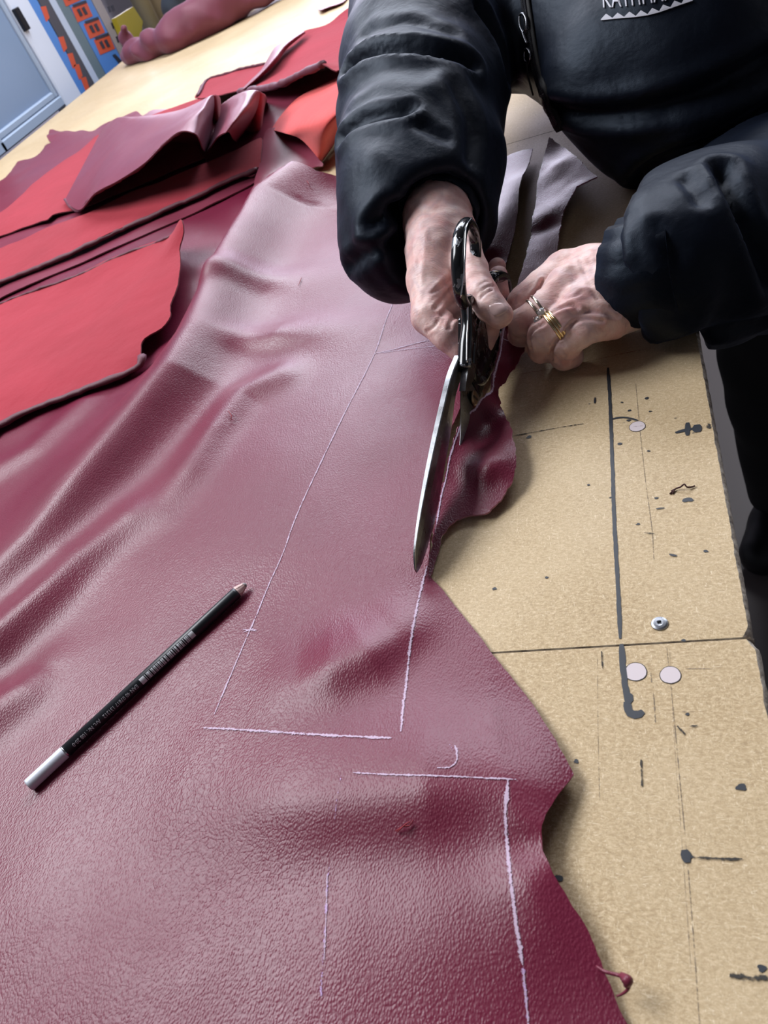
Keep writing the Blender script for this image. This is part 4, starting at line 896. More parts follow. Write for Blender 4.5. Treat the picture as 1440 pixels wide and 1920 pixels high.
# finger handle
lp = [(-.014, .006, -.002), (-.030, .017, -.002), (-.052, .0235, -.002), (-.080, .0240, -.002), (-.108, .0150, -.002), (-.124, .0010, -.002), (-.118, -.0100, -.002), (-.098, -.0150, -.002), (-.070, -.0150, -.002), (-.045, -.0130, -.002), (-.024, -.0080, -.002)]
vs, fs = tube_vf(catmull(plane_pts(lp), 8, True), .0050, 12, 1.3, True, up=sn); mesh('finger_ring', vs, fs, M['black_paint'], shears)
mesh('finger_shank', *(lambda P: ([SF(a, b, c) for c in (-.0060, .0030) for a, b in P], [tuple(range(len(P)-1, -1, -1)), tuple(range(len(P), 2*len(P)))]+[(i, (i+1) % len(P), (i+1) % len(P)+len(P), i+len(P)) for i in range(len(P))]))([(-.008, -.009), (-.008, .016), (-.026, .026), (-.040, .036), (-.054, .032), (-.064, .016), (-.066, -.004), (-.058, -.013), (-.028, -.012)]), M['black_paint'], shears, False)

# ================================================================== PERSON
def skin():
    a = mat('pale_older_skin', (0.60, 0.38, 0.33), 0.46, spec=0.45); c = coords(a)
    n = noise(a, c, 55, 4, .6); n2 = noise(a, c, 170, 3, .6); v = noise(a, warp(a, coords(a, (1, 1, 1)), 40, .02), 34, 2)
    col = ramp(a, n, [(.32, (0.66, 0.35, 0.33, 1)), (.5, (0.74, 0.49, 0.45, 1)), (.68, (0.80, 0.60, 0.56, 1))])
    col = mix(a, mathn(a, 'MULTIPLY', ramp(a, n2, [(.55, g(0)), (.75, g(1))]), .35), col, (0.42, 0.20, 0.17, 1))
    col = mix(a, ramp(a, v, [(.44, g(0)), (.5, g(.30)), (.56, g(0))]), col, (0.36, 0.26, 0.32, 1))
    lk(a, col, bs(a).inputs['Base Color'])
    b = bs(a); b.inputs['Subsurface Weight'].default_value = .18; b.inputs['Subsurface Radius'].default_value = (1, .35, .2); b.inputs['Subsurface Scale'].default_value = .006
    w1 = voro(a, warp(a, coords(a, (1, 2.1, 1), (0, 0, .5)), 140, .004), 330, 'DISTANCE_TO_EDGE'); w2 = noise(a, coords(a, (1, 3.5, 1), (0, 0, .6)), 240, 4, .6)
    h = mathn(a, 'ADD', mathn(a, 'MULTIPLY', ramp(a, w1, [(0, g(0)), (.25, g(1))]), .10), mathn(a, 'MULTIPLY', w2, 1.2))
    lk(a, bump(a, h, .45, .0006), bs(a).inputs['Normal']); return a
M['skin'] = skin()
def Dq(L): return [(dep(u, v, d), r) for u, v, d, r in L]
def Zq(L): return [(at(u, v, z), r) for u, v, z, r in L]
# --- right hand on the shears
RW = Dq([(850,250,.720,.030),(836,330,.665,.029),(820,410,.610,.0245),(818,470,.590,.0215)])
RP = [Dq([(818,450,.597,.0225),(806,520,.582,.0165),(806,592,.568,.0125)]), Dq([(830,450,.597,.021),(842,520,.590,.0175),(842,585,.583,.0140)]), Dq([(850,440,.597,.018),(868,500,.600,.0150),(875,560,.598,.0120)])]
RI = Dq([(806,594,.567,.0125),(838,626,.561,.0112),(868,652,.562,.0104),(896,652,.574,.0092),(914,625,.574,.0084),(922,602,.566,.0080)])
RM = Dq([(838,580,.582,.012),(862,628,.590,.0105),(892,640,.604,.0095),(916,590,.602,.0085),(926,565,.598,.0080)])
RR = Dq([(862,560,.598,.0115),(884,600,.612,.0100),(914,590,.622,.0090),(934,548,.608,.0080),(934,516,.604,.0076)])
RL = Dq([(876,530,.606,.0105),(900,560,.628,.0090),(924,540,.640,.0080),(932,500,.634,.0072)])
RT = Dq([(846,432,.600,.0165),(868,462,.584,.0130),(884,500,.562,.0110),(894,530,.552,.0108),(904,552,.546,.0112),(919,576,.540,.0106),(936,591,.536,.0094)])
# --- left hand resting on the board
LW = Dq([(1330,470,.580,.028)])+Zq([(1250,495,.046,.029),(1185,530,.040,.0262),(1140,540,.036,.024)])
LP = [Zq([(1165,510,.042,.021),(1110,502,.044,.0155),(1060,508,.045,.0135)]), Zq([(1160,520,.044,.022),(1105,525,.047,.018),(1062,540,.050,.0150)]),
      Zq([(1165,545,.040,.022),(1120,562,.043,.018),(1085,577,.044,.0145)]), Zq([(1170,570,.034,.021),(1140,590,.034,.0165),(1112,604,.034,.0125)]), Zq([(1120,540,.022,.020),(1070,570,.020,.018)])]
LI = Zq([(1056,505,.046,.0132),(1012,536,.046,.0112),(977,564,.041,.0102),(970,602,.024,.0092),(992,625,.012,.0080)])
LM = Zq([(1060,543,.050,.0134),(1022,578,.048,.0108),(979,605,.040,.0100),(976,632,.022,.0094),(1000,646,.011,.0080)])
LR = Zq([(1085,579,.045,.0130),(1050,606,.044,.0108),(1015,631,.037,.0100),(1015,656,.020,.0095),(1038,662,.011,.0080)])
LL = Zq([(1114,606,.036,.0122),(1092,620,.036,.0110),(1067,638,.031,.0110),(1057,666,.0150,.0105),(1072,668,.010,.0090)])
LT = Zq([(1150,500,.026,.017),(1080,520,.018,.013),(1020,560,.020,.0105),(985,575,.016,.0095)])
def hand(p, W_, P_, fingers, T_, kf=.0006, kp=.0050):
    a = chain(p, W_, .01)
    for c in P_: a = smin(a, chain(p, c, .006), .007)
    f = None
    for c in fingers: e = chain(p, c, .0022); f = e if f is None else smin(f, e, kf)
    d = smin(a, f, kp); t = chain(p, T_, .0025); return smin(d, t, .0045)
def skinny(p, s):                # tendons, folds and knuckle wrinkles in the surface itself
    return s*(0.00035*noise2(p[:, 0]*1.4+p[:, 2], p[:, 1], 3, 260)+0.0006*noise2(p[:, 0], p[:, 1]*1.3+p[:, 2], 9, 95))
def f_right(p):
    d = hand(p, RW, RP, [RI, RM, RR, RL], RT)
    for L, r, k in RCREASE: d = -smin(-d, chain(p, L, .001)-0.0, k) if False else np.maximum(d, 0)*0+d+r*np.exp(-(np.maximum(chain(p, L, .001), 0)/k)**2)
    return d+skinny(p, 1)
def f_left(p):
    d = hand(p, LW, LP, [LI, LM, LR, LL], LT)
    for L, r, k in LCREASE: d = d+r*np.exp(-(np.maximum(chain(p, L, .001), 0)/k)**2)
    return np.maximum(d+skinny(p, 1), (TOP+.0009)-p[:, 2])
def DC(L): return [(dep(u, v, d), .0003) for u, v, d in L]
def ZC(L): return [(at(u, v, z), .0003) for u, v, z in L]
RCREASE = []; LCREASE = []
def surf(P, Q, kind='q'):
    return BVHTree.FromPolygons([tuple(v) for v in P], [tuple(int(i) for i in q) for q in Q])
def hitpx(bv, u, v):
    d = ray(u, v); d = d/np.linalg.norm(d); loc, nn, i, t = bv.ray_cast(V(CAM), V(d)); return (np.array(loc), np.array(nn)) if loc is not None else (None, None)
def carve(P, Q, lines, it=1):    # press folds (negative) and raise tendons (positive) along lines lying on the surface
    bv = surf(P, Q); N = vnormals(P, Q); D = np.zeros(len(P))
    for L, amt, wd_ in lines:
        pts = [hitpx(bv, u, v)[0] for u, v in catmull([np.array(q, float) for q in L], 5)]; pts = [q for q in pts if q is not None]
        if len(pts) < 2: continue
        best = np.full(len(P), 1e9)
        for i in range(len(pts)-1):
            a, b = pts[i], pts[i+1]; ba = b-a; t = np.clip(((P-a)@ba)/(ba@ba+1e-12), 0, 1); q = P-a-t[:, None]*ba; best = np.minimum(best, np.sqrt((q*q).sum(1)))
        k = np.exp(-(best/wd_)**2); D += amt*k
        if amt < 0: D += -amt*.55*np.exp(-((best-wd_*2.0)/(wd_*1.1))**2)*(best < wd_*6)
    return P+N*D[:, None]
A_ = np.array([q[0] for q in RW[1:]+RI+RT+RL+RP[0]]); HP, HQ = nets(f_right, A_.min(0)-.03, A_.max(0)+.03, .0015)
HP = relax(HP, HQ, 1)
HP = carve(HP, HQ, [([(905,545),(914,538),(926,536)], -.0006, .0009), ([(901,560),(910,550),(922,544)], -.0008, .0009), ([(898,535),(910,528),(918,528)], -.0005, .0009),
   ([(848,522),(830,534),(810,550)], -.0009, .0013), ([(850,538),(834,556),(816,578)], -.0011, .0014), ([(858,562),(838,580),(828,592)], -.0007, .0014), ([(860,590),(846,602),(842,616)], -.0009, .0014),
   ([(838,515),(822,530),(806,560)], .0010, .0026), ([(800,430),(795,480),(790,530)], .0006, .0022), ([(775,450),(778,500)], .0004, .002),
   ([(800,622),(815,612),(822,600)], -.0007, .0011)])
B0 = np.array([q[0] for q in LW[1:]+LI+LL+LP[0]+LT]); GP, GQ = nets(f_left, B0.min(0)-.032, B0.max(0)+.032, .0015)
GP = relax(GP, GQ, 1)
wr_ = [([(1017,527),(1004,548),(992,563),(970,574)], -.0008, .0012), ([(1020,607),(1001,618),(993,635),(997,655)], -.0018, .0013), ([(1056,626),(1042,641),(1036,657),(1037,671)], -.0018, .0013)]
for (L, a_, w_) in [([(1017,527),(1012,540),(1004,550),(995,560)], -.0016, .0013), ([(1032,588),(1050,578),(1072,572),(1082,578)], -.0013, .0013), ([(1058,622),(1078,604),(1102,598),(1130,602)], -.0012, .0013),
   ([(1062,502),(1095,505),(1140,512),(1175,520)], .0012, .0032), ([(1068,540),(1105,542),(1150,545)], .0014, .003), ([(1090,575),(1125,570),(1165,566)], .0012, .003),
   ([(1105,470),(1120,505),(1150,560),(1160,590)], .0009, .0022), ([(1085,480),(1105,530),(1120,560)], -.0006, .0014),
   ([(1135,490),(1160,520),(1180,560)], -.0009, .0013), ([(1125,500),(1150,540),(1165,575)], -.0007, .0013), ([(1120,560),(1145,570),(1160,590)], -.0007, .0012), ([(1080,555),(1095,548),(1115,556)], -.0007, .0012),
   ([(1048,478),(1062,488),(1068,500)], .0008, .003), ([(1100,585),(1130,588),(1160,595)], -.0008, .0013), ([(1045,555),(1060,560),(1075,556)], -.0005, .0011), ([(1044,648),(1056,642)], -.0005, .0009), ([(1045,640),(1058,648)], -.0006, .0010), ([(1002,636),(1014,646)], -.0006, .001)]:
    wr_.append((L, a_, w_))
GP = carve(GP, GQ, wr_)
RHB = surf(HP, HQ); LHB = surf(GP, GQ)
# hidden rest of the body: arms, trunk and legs inside the clothes, same continuous skin object
SH_R = dep(1010, -250, .97); SH_L = dep(1500, -110, .88); HIP = np.array([0.235, 0.86, TOP-.10])
def f_core(p):
    a = chain(p, [(dep(850,250,.720), .028), (dep(840,60,.80), .034), (dep(860,-140,.90), .040), (SH_R, .045)], .02)
    b = chain(p, [(dep(1330,470,.580), .028), (dep(1450,430,.66), .032), (dep(1580,330,.76), .034), (dep(1590,110,.82), .036), (SH_L, .045)], .02)
    ct = (SH_R+SH_L)/2
    c = chain(p, [(ct, .07), (dep(1330,-60,.84), .075), (HIP, .085)], .05); c = smin(c, chain(p, [(SH_R, .05), (ct, .07), (SH_L, .05)], .03), .04)
    c = smin(c, chain(p, [(HIP+np.array([-.03, .05, 0]), .065), (np.array([.155, 1.06, .47]), .055), (np.array([.17, 1.15, .09]), .038)], .02), .03)
    c = smin(c, chain(p, [(HIP+np.array([.09, .0, 0]), .065), (np.array([.36, .86, .48]), .055), (np.array([.38, .88, .09]), .038)], .02), .03)
    return smin(smin(a, c, .02), b, .02)
CP, CQ = nets(f_core, (-.35, .35, .0), (.75, 1.6, TOP+1.0), .014)
# head bent over the work
NK = (SH_R+SH_L)/2+np.array([0, .0, .05]); HC = NK+np.array([-.045, -.055, .185]); LOOK = at(950, 620, .05)-HC; LOOK /= np.linalg.norm(LOOK)
hs = np.cross(LOOK, (0, 0, 1)); hs /= np.linalg.norm(hs); LOOK = LOOK*.75+np.cross((0, 0, 1.), hs)*.45; LOOK /= np.linalg.norm(LOOK); hs = np.cross(LOOK, (0, 0, 1)); hs /= np.linalg.norm(hs); hu = np.cross(hs, LOOK)
AX = np.array([hs, LOOK, hu]); hp = lambda a, b, c: HC+hs*a+LOOK*b+hu*c
def f_head(p):
    d = ell(p, hp(0, -.012, .030), AX, (.074, .094, .082)); d = smin(d, ell(p, hp(0, .022, -.035), AX, (.058, .062, .078)), .03)
    d = smin(d, chain(p, [(hp(0, .078, .012), .007), (hp(0, .098, -.018), .011)], .004), .008)
    for s in (-1, 1):
        d = smin(d, ell(p, hp(s*.078, -.008, -.005), AX, (.010, .018, .030)), .006); d = smin(d, ell(p, hp(s*.036, .062, -.022), AX, (.020, .018, .018)), .015)
        e = ell(p, hp(s*.031, .092, .014), AX, (.016, .014, .010)); d = -smin(-d, e, .008); d = smin(d, ell(p, hp(s*.031, .071, .013), AX, (.013, .012, .010)), .003)
    d = smin(d, ell(p, hp(0, .080, -.055), AX, (.024, .010, .006)), .006); d = smin(d, ell(p, hp(0, .072, -.088), AX, (.022, .020, .016)), .012)
    d = -smin(-d, chain(p, [(hp(-.020, .092, -.052), .0014), (hp(.020, .092, -.052), .0014)], .001), .002)
    return smin(d, chain(p, [(hp(0, -.035, -.05), .056), (NK, .060)], .02), .03)
EP, EQ = nets(f_head, np.minimum(HC, NK)-.14, np.maximum(HC, NK)+.15, .005)
def f_hair(p):
    d = ell(p, hp(0, -.020, .036), AX, (.086, .100, .090)); d = smin(d, ell(p, hp(0, -.060, -.03), AX, (.072, .050, .075)), .03)
    cut = (p-hp(0, .030, .045))@(LOOK*.85-hu*.5); return np.maximum(d+.003*noise2(p[:, 0]+p[:, 2], p[:, 1], 4, 60), cut)
RP_, RQ = nets(f_hair, HC-.16, HC+.17, .006)
vs = np.concatenate([HP, GP, CP, EP]); fs = np.concatenate([HQ, GQ+len(HP), CQ+len(HP)+len(GP), EQ+len(HP)+len(GP)+len(CP)])
person = empty('person', (0.28, 0.92, 0.0), 'person in a black puffer jacket leaning over the table, cutting leather with shears', 'person')
mesh('body', vs, fs, M['skin'], person); mesh('hair', RP_, RQ, mat('grey_hair', (.22, .20, .19), .7), person)
# thumbnail
nailm = mat('fingernail', (0.66, 0.46, 0.44), 0.22, spec=.6, Coat_Weight=.3)
def nail(name, quad, bv, parent, n=9):
    q = [np.array(a, float) for a in quad]; vs = []; fs = []
    for i in range(n+1):
        for j in range(n+1):
            a = i/n*2-1; b = j/n*2-1; a2 = a*math.sqrt(1-b*b/2.6); b2 = b*math.sqrt(1-a*a/2.6); s, t = (a2*1.12+1)/2, (b2*1.12+1)/2
            u, v = (q[0]*(1-s)+q[1]*s)*(1-t)+(q[3]*(1-s)+q[2]*s)*t; P_, N_ = hitpx(bv, u, v)
            if P_ is None: P_, N_ = vs_prev
            e = max(abs(a), abs(b)); vs_prev = (P_, N_); vs.append(P_+N_*(.00055 if e < .95 else -.0003))
    for i in range(n):
        for j in range(n): k = i*(n+1)+j; fs.append((k, k+1, k+n+2, k+n+1))
    return mesh(name, vs, fs, nailm, parent)
nail('thumbnail', [(914,572),(942,566),(956,582),(926,597)], RHB, person)

# rings: bands around the finger bones
gold = mat('pale_gold', (0.80, 0.62, 0.36), 0.18, 1.0); wgold = mat('white_gold', (0.74, 0.68, 0.58), 0.16, 1.0)
gem = mat('clear_stone', (0.9, 0.92, 0.95), 0.03, spec=.9, Transmission_Weight=.6, IOR=2.3)
def band(name, c, ax, r, w_, t_, m_, parent, k=(1, 1)):
    ax = ax/np.linalg.norm(ax); a = np.cross(ax, (0, 0, 1)); a /= np.linalg.norm(a); b = np.cross(a, ax); vs = []; fs = []; n = 48; pr4 = [(-w_/2, 0), (-w_/2, t_*.7), (0, t_), (w_/2, t_*.7), (w_/2, 0)]
    for i in range(n):
        an = 2*math.pi*i/n
        for x, q in pr4: vs.append(c+ax*x+(a*math.cos(an)*k[0]+b*math.sin(an)*k[1])*(r+q))
    m5 = 5
    for i in range(n):
        for j in range(m5): fs.append((i*m5+j, i*m5+(j+1) % m5, ((i+1) % n)*m5+(j+1) % m5, ((i+1) % n)*m5+j))
    return mesh(name, vs, fs, m_, parent), a, b
def stones(c, r, parent, m_=None):
    B = MB(); n = 8
    up = np.array([0, 0, 1.0]); tl = CAM-c; tl /= np.linalg.norm(tl); a = np.cross(tl, up); a /= np.linalg.norm(a); b = np.cross(a, tl)
    vs = [c-tl*r*.8]+[c+(a*math.cos(2*math.pi*k/n)+b*math.sin(2*math.pi*k/n))*r for k in range(n)]+[c+tl*r*.4+(a*math.cos(2*math.pi*(k+.5)/n)+b*math.sin(2*math.pi*(k+.5)/n))*r*.6 for k in range(n)]
    fs = [(0, (k+1) % n+1, k+1) for k in range(n)]+[(k+1, (k+1) % n+1, n+1+k) for k in range(n)]+[((k+1) % n+1, n+1+(k+1) % n, n+1+k) for k in range(n)]+[tuple(n+1+k for k in range(n))]
    for k in range(4):
        an = math.pi/4+k*math.pi/2; p = c+(a*math.cos(an)+b*math.sin(an))*r*1.02; v2, f2 = tube_vf([p-tl*r*.9, p+tl*r*.35], r*.16, 6, up=a); B.add(v2, f2)
    v2, f2 = tube_vf([c-tl*r*1.0, c-tl*r*.5], r*.8, 10, up=a); B.add(v2, f2); s_ = B.build('setting', wgold, parent); mesh('stone', vs, fs, gem, s_, False)
m1 = at(1011, 585, .0465); axm = at(979, 605, .040)-at(1060, 543, .050); axm /= np.linalg.norm(axm)
r1 = empty('diamond_ring', tuple(V(m1)), 'pair of white gold diamond rings worn on the middle finger of the left hand', 'ring')
band('ring_band', m1-axm*.0018, axm, .0116, .0019, .0010, wgold, r1); band('ring_band', m1+axm*.0022, axm, .0113, .0019, .0010, wgold, r1)
for off_, du in ((-.0022, (1021, 589)), (.0028, (1011, 598))):
    h_, n_ = hitpx(LHB, *du)
    if h_ is not None: stones(h_+n_*.0026, .0030, r1)
    for dd in (-1, 1):
        h2, n2 = hitpx(LHB, du[0]-5+dd*3, du[1]-9)
m2 = at(1040, 613, .0425); ax2 = at(1015, 631, .037)-at(1085, 579, .045); ax2 /= np.linalg.norm(ax2)
r2 = empty('gold_ring', tuple(V(m2)), 'wide ridged gold wedding band worn on the ring finger beside the diamond rings', 'ring')
for k in (-1, 0, 1): band('ring_band', m2+ax2*.0021*k, ax2, .01125, .0019, .0011, gold, r2)

# ================================================================== JACKET
def fabric():
    a = mat('black_navy_nylon', (0.0030, 0.0042, 0.0085), 0.50, spec=0.20, Sheen_Weight=.06, Sheen_Roughness=.4, Sheen_Tint=(.4, .55, 1, 1)); c = coords(a); bs(a).inputs['Specular Tint'].default_value = (.62, .78, 1, 1)
    n1 = noise(a, warp(a, c, 9, .05), 22, 4, .55); n2 = noise(a, coords(a, (1, 1, 2.5), (.4, .3, .2)), 70, 3, .5); wv = noise(a, c, 1800, 2)
    h = mathn(a, 'ADD', mathn(a, 'ADD', mathn(a, 'MULTIPLY', n1, 2.2), mathn(a, 'MULTIPLY', n2, .3)), mathn(a, 'MULTIPLY', wv, .10))
    lk(a, bump(a, h, .5, .0022), bs(a).inputs['Normal']); return a
M['nylon'] = fabric()
def puff(p, s=1.0):
    x = p[:, 0]+.35*p[:, 2]; y = p[:, 1]-.3*p[:, 2]; z = p[:, 2]
    r = 1-np.abs(noise2(x*1.0+.02*noise2(y, z, 2, 20), y*.45+z, 5, 22)); r2 = noise2(x+z, y*.6, 11, 45)
    return s*(.0040*(r-.6)+.0006*r2)
RS = Dq([(1010,-250,.97,.080),(870,-130,.91,.090),(812,20,.82,.084),(797,130,.755,.0770),(790,220,.71,.0720),(784,310,.670,.0670),(774,395,.640,.0590),(756,452,.628,.0480)])
RS2 = Dq([(820,330,.66,.055),(858,420,.648,.0280)])
CAV = Dq([(826,360,.640,.0270),(820,420,.605,.0330),(826,520,.55,.052)])
LS = Zq([(1232,500,.046,.052)])+Dq([(1330,470,.580,.064),(1450,430,.66,.078),(1580,330,.76,.072),(1590,110,.82,.078),(1500,-110,.88,.085)])
CUFFN = at(1330, 470, .05)-at(1180, 505, .045); CUFFN /= np.linalg.norm(CUFFN); CUFFP = at(1186, 515, .05)
TO = Dq([(1258,118,.70,.098),(1240,-60,.76,.126),(1290,-180,.86,.130),(1260,-230,.92,.095)])
TO4 = [(SH_R, .075), ((SH_R+SH_L)/2, .085), (SH_L, .08)]
NECK = [((SH_R+SH_L)/2+np.array([0, 0, .03]), .075), (NK+np.array([0, 0, .025]), .068)]
TO2 = Dq([(1252,190,.70,.064),(1400,90,.73,.112)])
TO3 = Dq([(850,-20,.84,.075),(930,10,.81,.072),(1040,10,.77,.068),(1100,60,.74,.062),(1130,130,.70,.052)])
def f_jacket(p):
    a = smin(chain(p, RS, .02), chain(p, RS2, .02), .02); a = -smin(-a, chain(p, CAV, .01), .008)
    t = smin(chain(p, TO, .04), chain(p, TO2, .03), .03)
    t = smin(t, chain(p, TO3, .03), .03); t = smin(t, chain(p, TO4, .03), .05); t = smin(t, chain(p, NECK, .02), .03); t = smin(t, chain(p, [(dep(1400,90,.74), .105), (HIP+np.array([-.02, 0, .06]), .13), (HIP+np.array([.10, -.02, .04]), .14)], .04), .04)
    l = chain(p, LS, .03); pl = -(p-CUFFP)@CUFFN; l = -smin(-l, -pl, .012)
    inner = np.linalg.norm(p-(CUFFP+CUFFN*.00)-((p-CUFFP)@CUFFN)[:, None]*CUFFN, axis=1)
    hole = np.maximum(inner-.033, (p-CUFFP)@CUFFN-.016); l = -smin(-l, hole, .006)
    d = smin(smin(a, t, .018), l, .012)+puff(p)
    over = np.where(p[:, 0] < XR+.004, TOP+.0025-p[:, 2], -1.0)
    return np.maximum(d, over)
JP, JQ = nets(f_jacket, (-.42, .30, TOP-.28), (.75, 1.55, TOP+.62), .0046)
JP = relax(JP, JQ, 1)
creases = [([(655,128),(690,100),(760,92),(830,104),(880,122)], -.010, .006), ([(640,258),(668,232),(710,216),(765,208)], -.006, .005), ([(790,236),(835,262)], -.003, .005),
  ([(700,420),(740,388),(790,372),(850,378)], -.007, .006), ([(655,500),(690,470),(735,455)], -.005, .005), ([(668,190),(720,160),(790,170),(860,150)], .003, .010), ([(850,160),(880,220),(880,300)], -.004, .007),
  ([(700,300),(760,320),(820,310)], .003, .010), ([(690,60),(760,40),(850,62)], -.003, .006), ([(900,20),(930,80),(945,140)], -.008, .007),
  ([(1040,206),(1100,216),(1180,212),(1260,194),(1350,160),(1440,108)], -.009, .007), ([(1198,344),(1215,318),(1270,290),(1350,262),(1440,205)], -.009, .007), ([(1290,240),(1350,215),(1440,160)], .004, .012),
  ([(1352,318),(1372,370),(1400,430),(1440,520)], -.009, .006), ([(1284,342),(1300,362),(1312,386)], -.004, .005), ([(1230,425),(1242,458),(1268,482)], -.0025, .005), ([(1200,560),(1240,585),(1300,590)], -.002, .006),
  ([(1180,400),(1196,440),(1200,500)], -.002, .004), ([(1330,400),(1345,440),(1385,500)], .002, .008), ([(1260,640),(1320,625),(1440,600)], -.004, .007), ([(1300,345),(1340,440),(1420,560)], .002, .02)]
JP = carve(JP, JQ, creases)
for k in range(2): JP = relax(JP, JQ, 1, .3)
mesh('jacket', JP, JQ, M['nylon'], person)
JB = surf(JP, JQ)
def on_jacket(u, v, o=.001):
    h_, n_ = hitpx(JB, u, v)
    return None if h_ is None else h_+n_*o
# elastic inner cuffs
def ruff(name, L, m_, wob=.0016, n=48, wall=.0022):
    vs = []; fs = []; P = [q[0] for q in L]
    for i, (c, r) in enumerate(L):
        t = (P[min(i+1, len(P)-1)]-P[max(i-1, 0)]); t /= np.linalg.norm(t); a = np.cross(t, (0, 0, 1)); a /= np.linalg.norm(a); b = np.cross(a, t)
        for k in range(n): an = 2*math.pi*k/n; vs.append(c+(a*math.cos(an)+b*math.sin(an))*(r+wob*math.sin(k*2*math.pi/n*12)+wob*.6*math.sin(k*1.7)))
    for i in range(len(L)-1):
        for k in range(n): fs.append((i*n+k, i*n+(k+1) % n, (i+1)*n+(k+1) % n, (i+1)*n+k))
    o = mesh(name, vs, fs, m_, person); md = o.modifiers.new('wall', 'SOLIDIFY'); md.thickness = wall; return o
ruff('elastic_cuff', [(dep(838,340,.662), .036), (dep(826,385,.632), .0325), (dep(820,408,.616), .0285)], M['nylon'])
ruff('elastic_cuff', [(CUFFP+CUFFN*.03, .036), (CUFFP+CUFFN*.004, .0345), (CUFFP-CUFFN*.008+np.array([0, .004, 0]), .0325)], M['nylon'])
# zip
zpx = [(983,-30),(986,0),(992,40),(1000,90),(1009,135),(1020,172),(1034,208),(1052,243),(1072,274)]
zp = [on_jacket(u, v, .0008) for u, v in catmull([np.array(q, float) for q in zpx], 6)]; zp = [q for q in zp if q is not None]; zp = resample(catmull(zp, 2), .0016)
for _ in range(6): zp = [zp[0]]+[(zp[i-1]+zp[i]*2+zp[i+1])/4 for i in range(1, len(zp)-1)]+[zp[-1]]
tape = mat('zip_tape', (.004, .004, .005), .75); teethm = mat('black_zip_coil', (.035, .036, .042), .3)
zn = [hitpx(JB, 1000, 90)[1]]*len(zp)
vs, fs = tube_vf(zp, .0062, 10, .35, up=zn[0]); ztape = mesh('zip_tape', vs, fs, tape, person)
tb_ = MB(); nz = zn[0]
for i in range(1, len(zp)-1):
    t = zp[i+1]-zp[i-1]; t /= np.linalg.norm(t); s_ = np.cross(t, nz); s_ /= np.linalg.norm(s_); o_ = nz
    for sd in (-1, 1):
        c = zp[i]+s_*sd*.0017+o_*.0024; v2, f2 = tube_vf([c-s_*.0014, c+s_*.0014], .0008, 6, up=t); tb_.add(v2, f2)
tb_.build('zip_teeth', teethm, ztape, False)
pull = empty('x', (0, 0, 0), None, None); bpy.data.objects.remove(pull)
def loop(name, px, r, m_, lift, closed=True):
    P = [on_jacket(u, v, lift) for u, v in px]; P = [q for q in P if q is not None]
    if len(P) < 3: return
    P = catmull(P, 6, closed); vs, fs = tube_vf(P, r, 8, closed=closed); return mesh(name, vs, fs, m_, person)
gun = mat('gunmetal', (.25, .26, .29), .22, 1.0)
loop('zip_pull', [(984,32),(990,28),(996,36),(997,52),(991,62),(985,50)], .0012, gun, .006)
loop('zip_pull', [(990,62),(994,74),(998,82)], .0016, gun, .006, False)
loop('zip_slider', [(993,96),(1000,93),(1005,102),(1002,116),(994,112)], .0014, gun, .006)
loop('zip_cord', [(1000,116),(1004,140),(1010,160),(1013,172)], .0009, tape, .007, False)
loop('zip_toggle', [(1011,172),(1014,190),(1018,208),(1021,222)], .0042, mat('rubber_toggle', (.02, .022, .028), .45), .006, False)
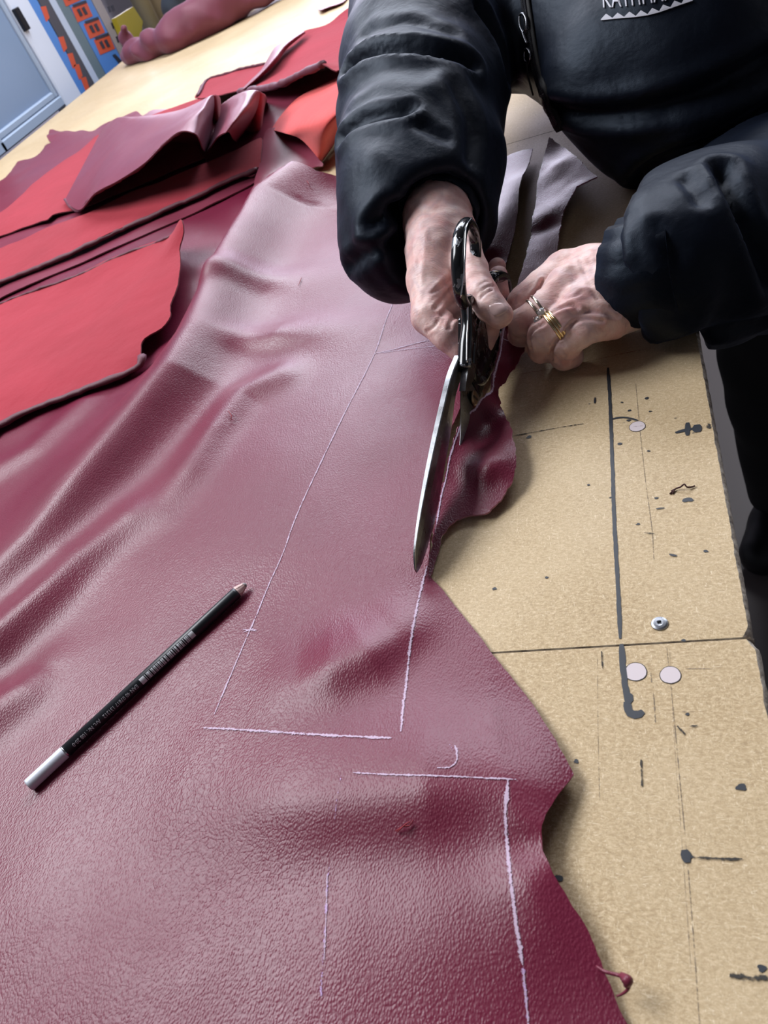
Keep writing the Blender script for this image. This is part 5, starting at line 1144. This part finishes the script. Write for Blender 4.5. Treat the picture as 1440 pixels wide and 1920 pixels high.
# embroidery on the chest
emb = mat('pale_grey_embroidery', (.50, .50, .56), .7)
def fitcurve(s):                 # baseline running up to the right
    return np.array([1130+175*s, 16-8*s-18*s*s])
tv, tf = text_mesh('KATHMANDU', 1.0, 1.02); W_ = tv[:, 0].max(); Hh = tv[:, 1].max(); P3 = []
for v in tv:
    s = v[0]/W_; b = fitcurve(s); e = fitcurve(s+.02)-b; e /= np.linalg.norm(e); q = b+np.array([e[1], -e[0]])*(v[1]/Hh)*34; P3.append(on_jacket(q[0], q[1], .0014))
P3 = [q if q is not None else np.array([0, 0, 0]) for q in P3]
o = mesh('chest_lettering', P3, tf, emb, person, False); md = o.modifiers.new('thread', 'SOLIDIFY'); md.thickness = .0008
zz = [(1128,38),(1160,34),(1193,31),(1227,25),(1260,14),(1298,1)]; zc = catmull([np.array(q, float) for q in zz], 12); zr = resample(zc, 21); vs = []; B = MB()
for i in range(len(zr)-1):
    a, b = zr[i], zr[i+1]; e = (b-a)/np.linalg.norm(b-a); nn = np.array([e[1], -e[0]])
    q = [a, (a+b)/2+nn*9, b, (a+b)/2+nn*2.0]; P4 = [on_jacket(x[0], x[1], .0016) for x in q]
    P5 = [on_jacket(x[0]+nn[0]*-2, x[1]-nn[1]*2, .0016) for x in (a, b)]
    if all(x is not None for x in P4+P5): B.add(P4+P5, [(0, 3, 1), (3, 2, 1), (4, 5, 2, 3, 0)])
o = B.build('chest_zigzag', emb, person, False); md = o.modifiers.new('thread', 'SOLIDIFY'); md.thickness = .0008
# trousers and shoes
def f_tr(p):
    c = chain(p, [(HIP+np.array([0, .02, .04]), .125), (np.array([.155, 1.06, .47]), .088), (np.array([.17, 1.15, .10]), .066)], .03)
    c = smin(c, chain(p, [(HIP+np.array([.10, 0, .04]), .125), (np.array([.36, .86, .48]), .078), (np.array([.38, .88, .10]), .062)], .03), .03)
    return c+.006*noise2(p[:, 0]+p[:, 1], p[:, 2]*.6, 3, 18)
TP, TQ = nets(f_tr, (-.02, .55, .02), (.65, 1.32, TOP+.12), .009)
mesh('trousers', TP, TQ, mat('black_trousers', (.004, .004, .006), .9), person)
shm = mat('black_shoe', (.006, .006, .009), .5)
for (hx, hy, tx, ty) in ((.175, 1.17, .112, 1.045), (.385, .90, .26, .78)):
    a_, b_ = np.array([hx, hy, .052]), np.array([tx, ty, .040])
    f = lambda p: np.maximum(smin(chain(p, [(a_, .048), ((a_+b_)/2, .046), (b_, .040)], .01), chain(p, [(a_+np.array([0, 0, .05]), .045), (a_, .048)], .01), .02), .002-p[:, 2])
    SP, SQ = nets(f, np.minimum(a_, b_)-.07, np.maximum(a_, b_)+np.array([.07, .07, .12]), .006); mesh('shoe', SP, SQ, shm, person)
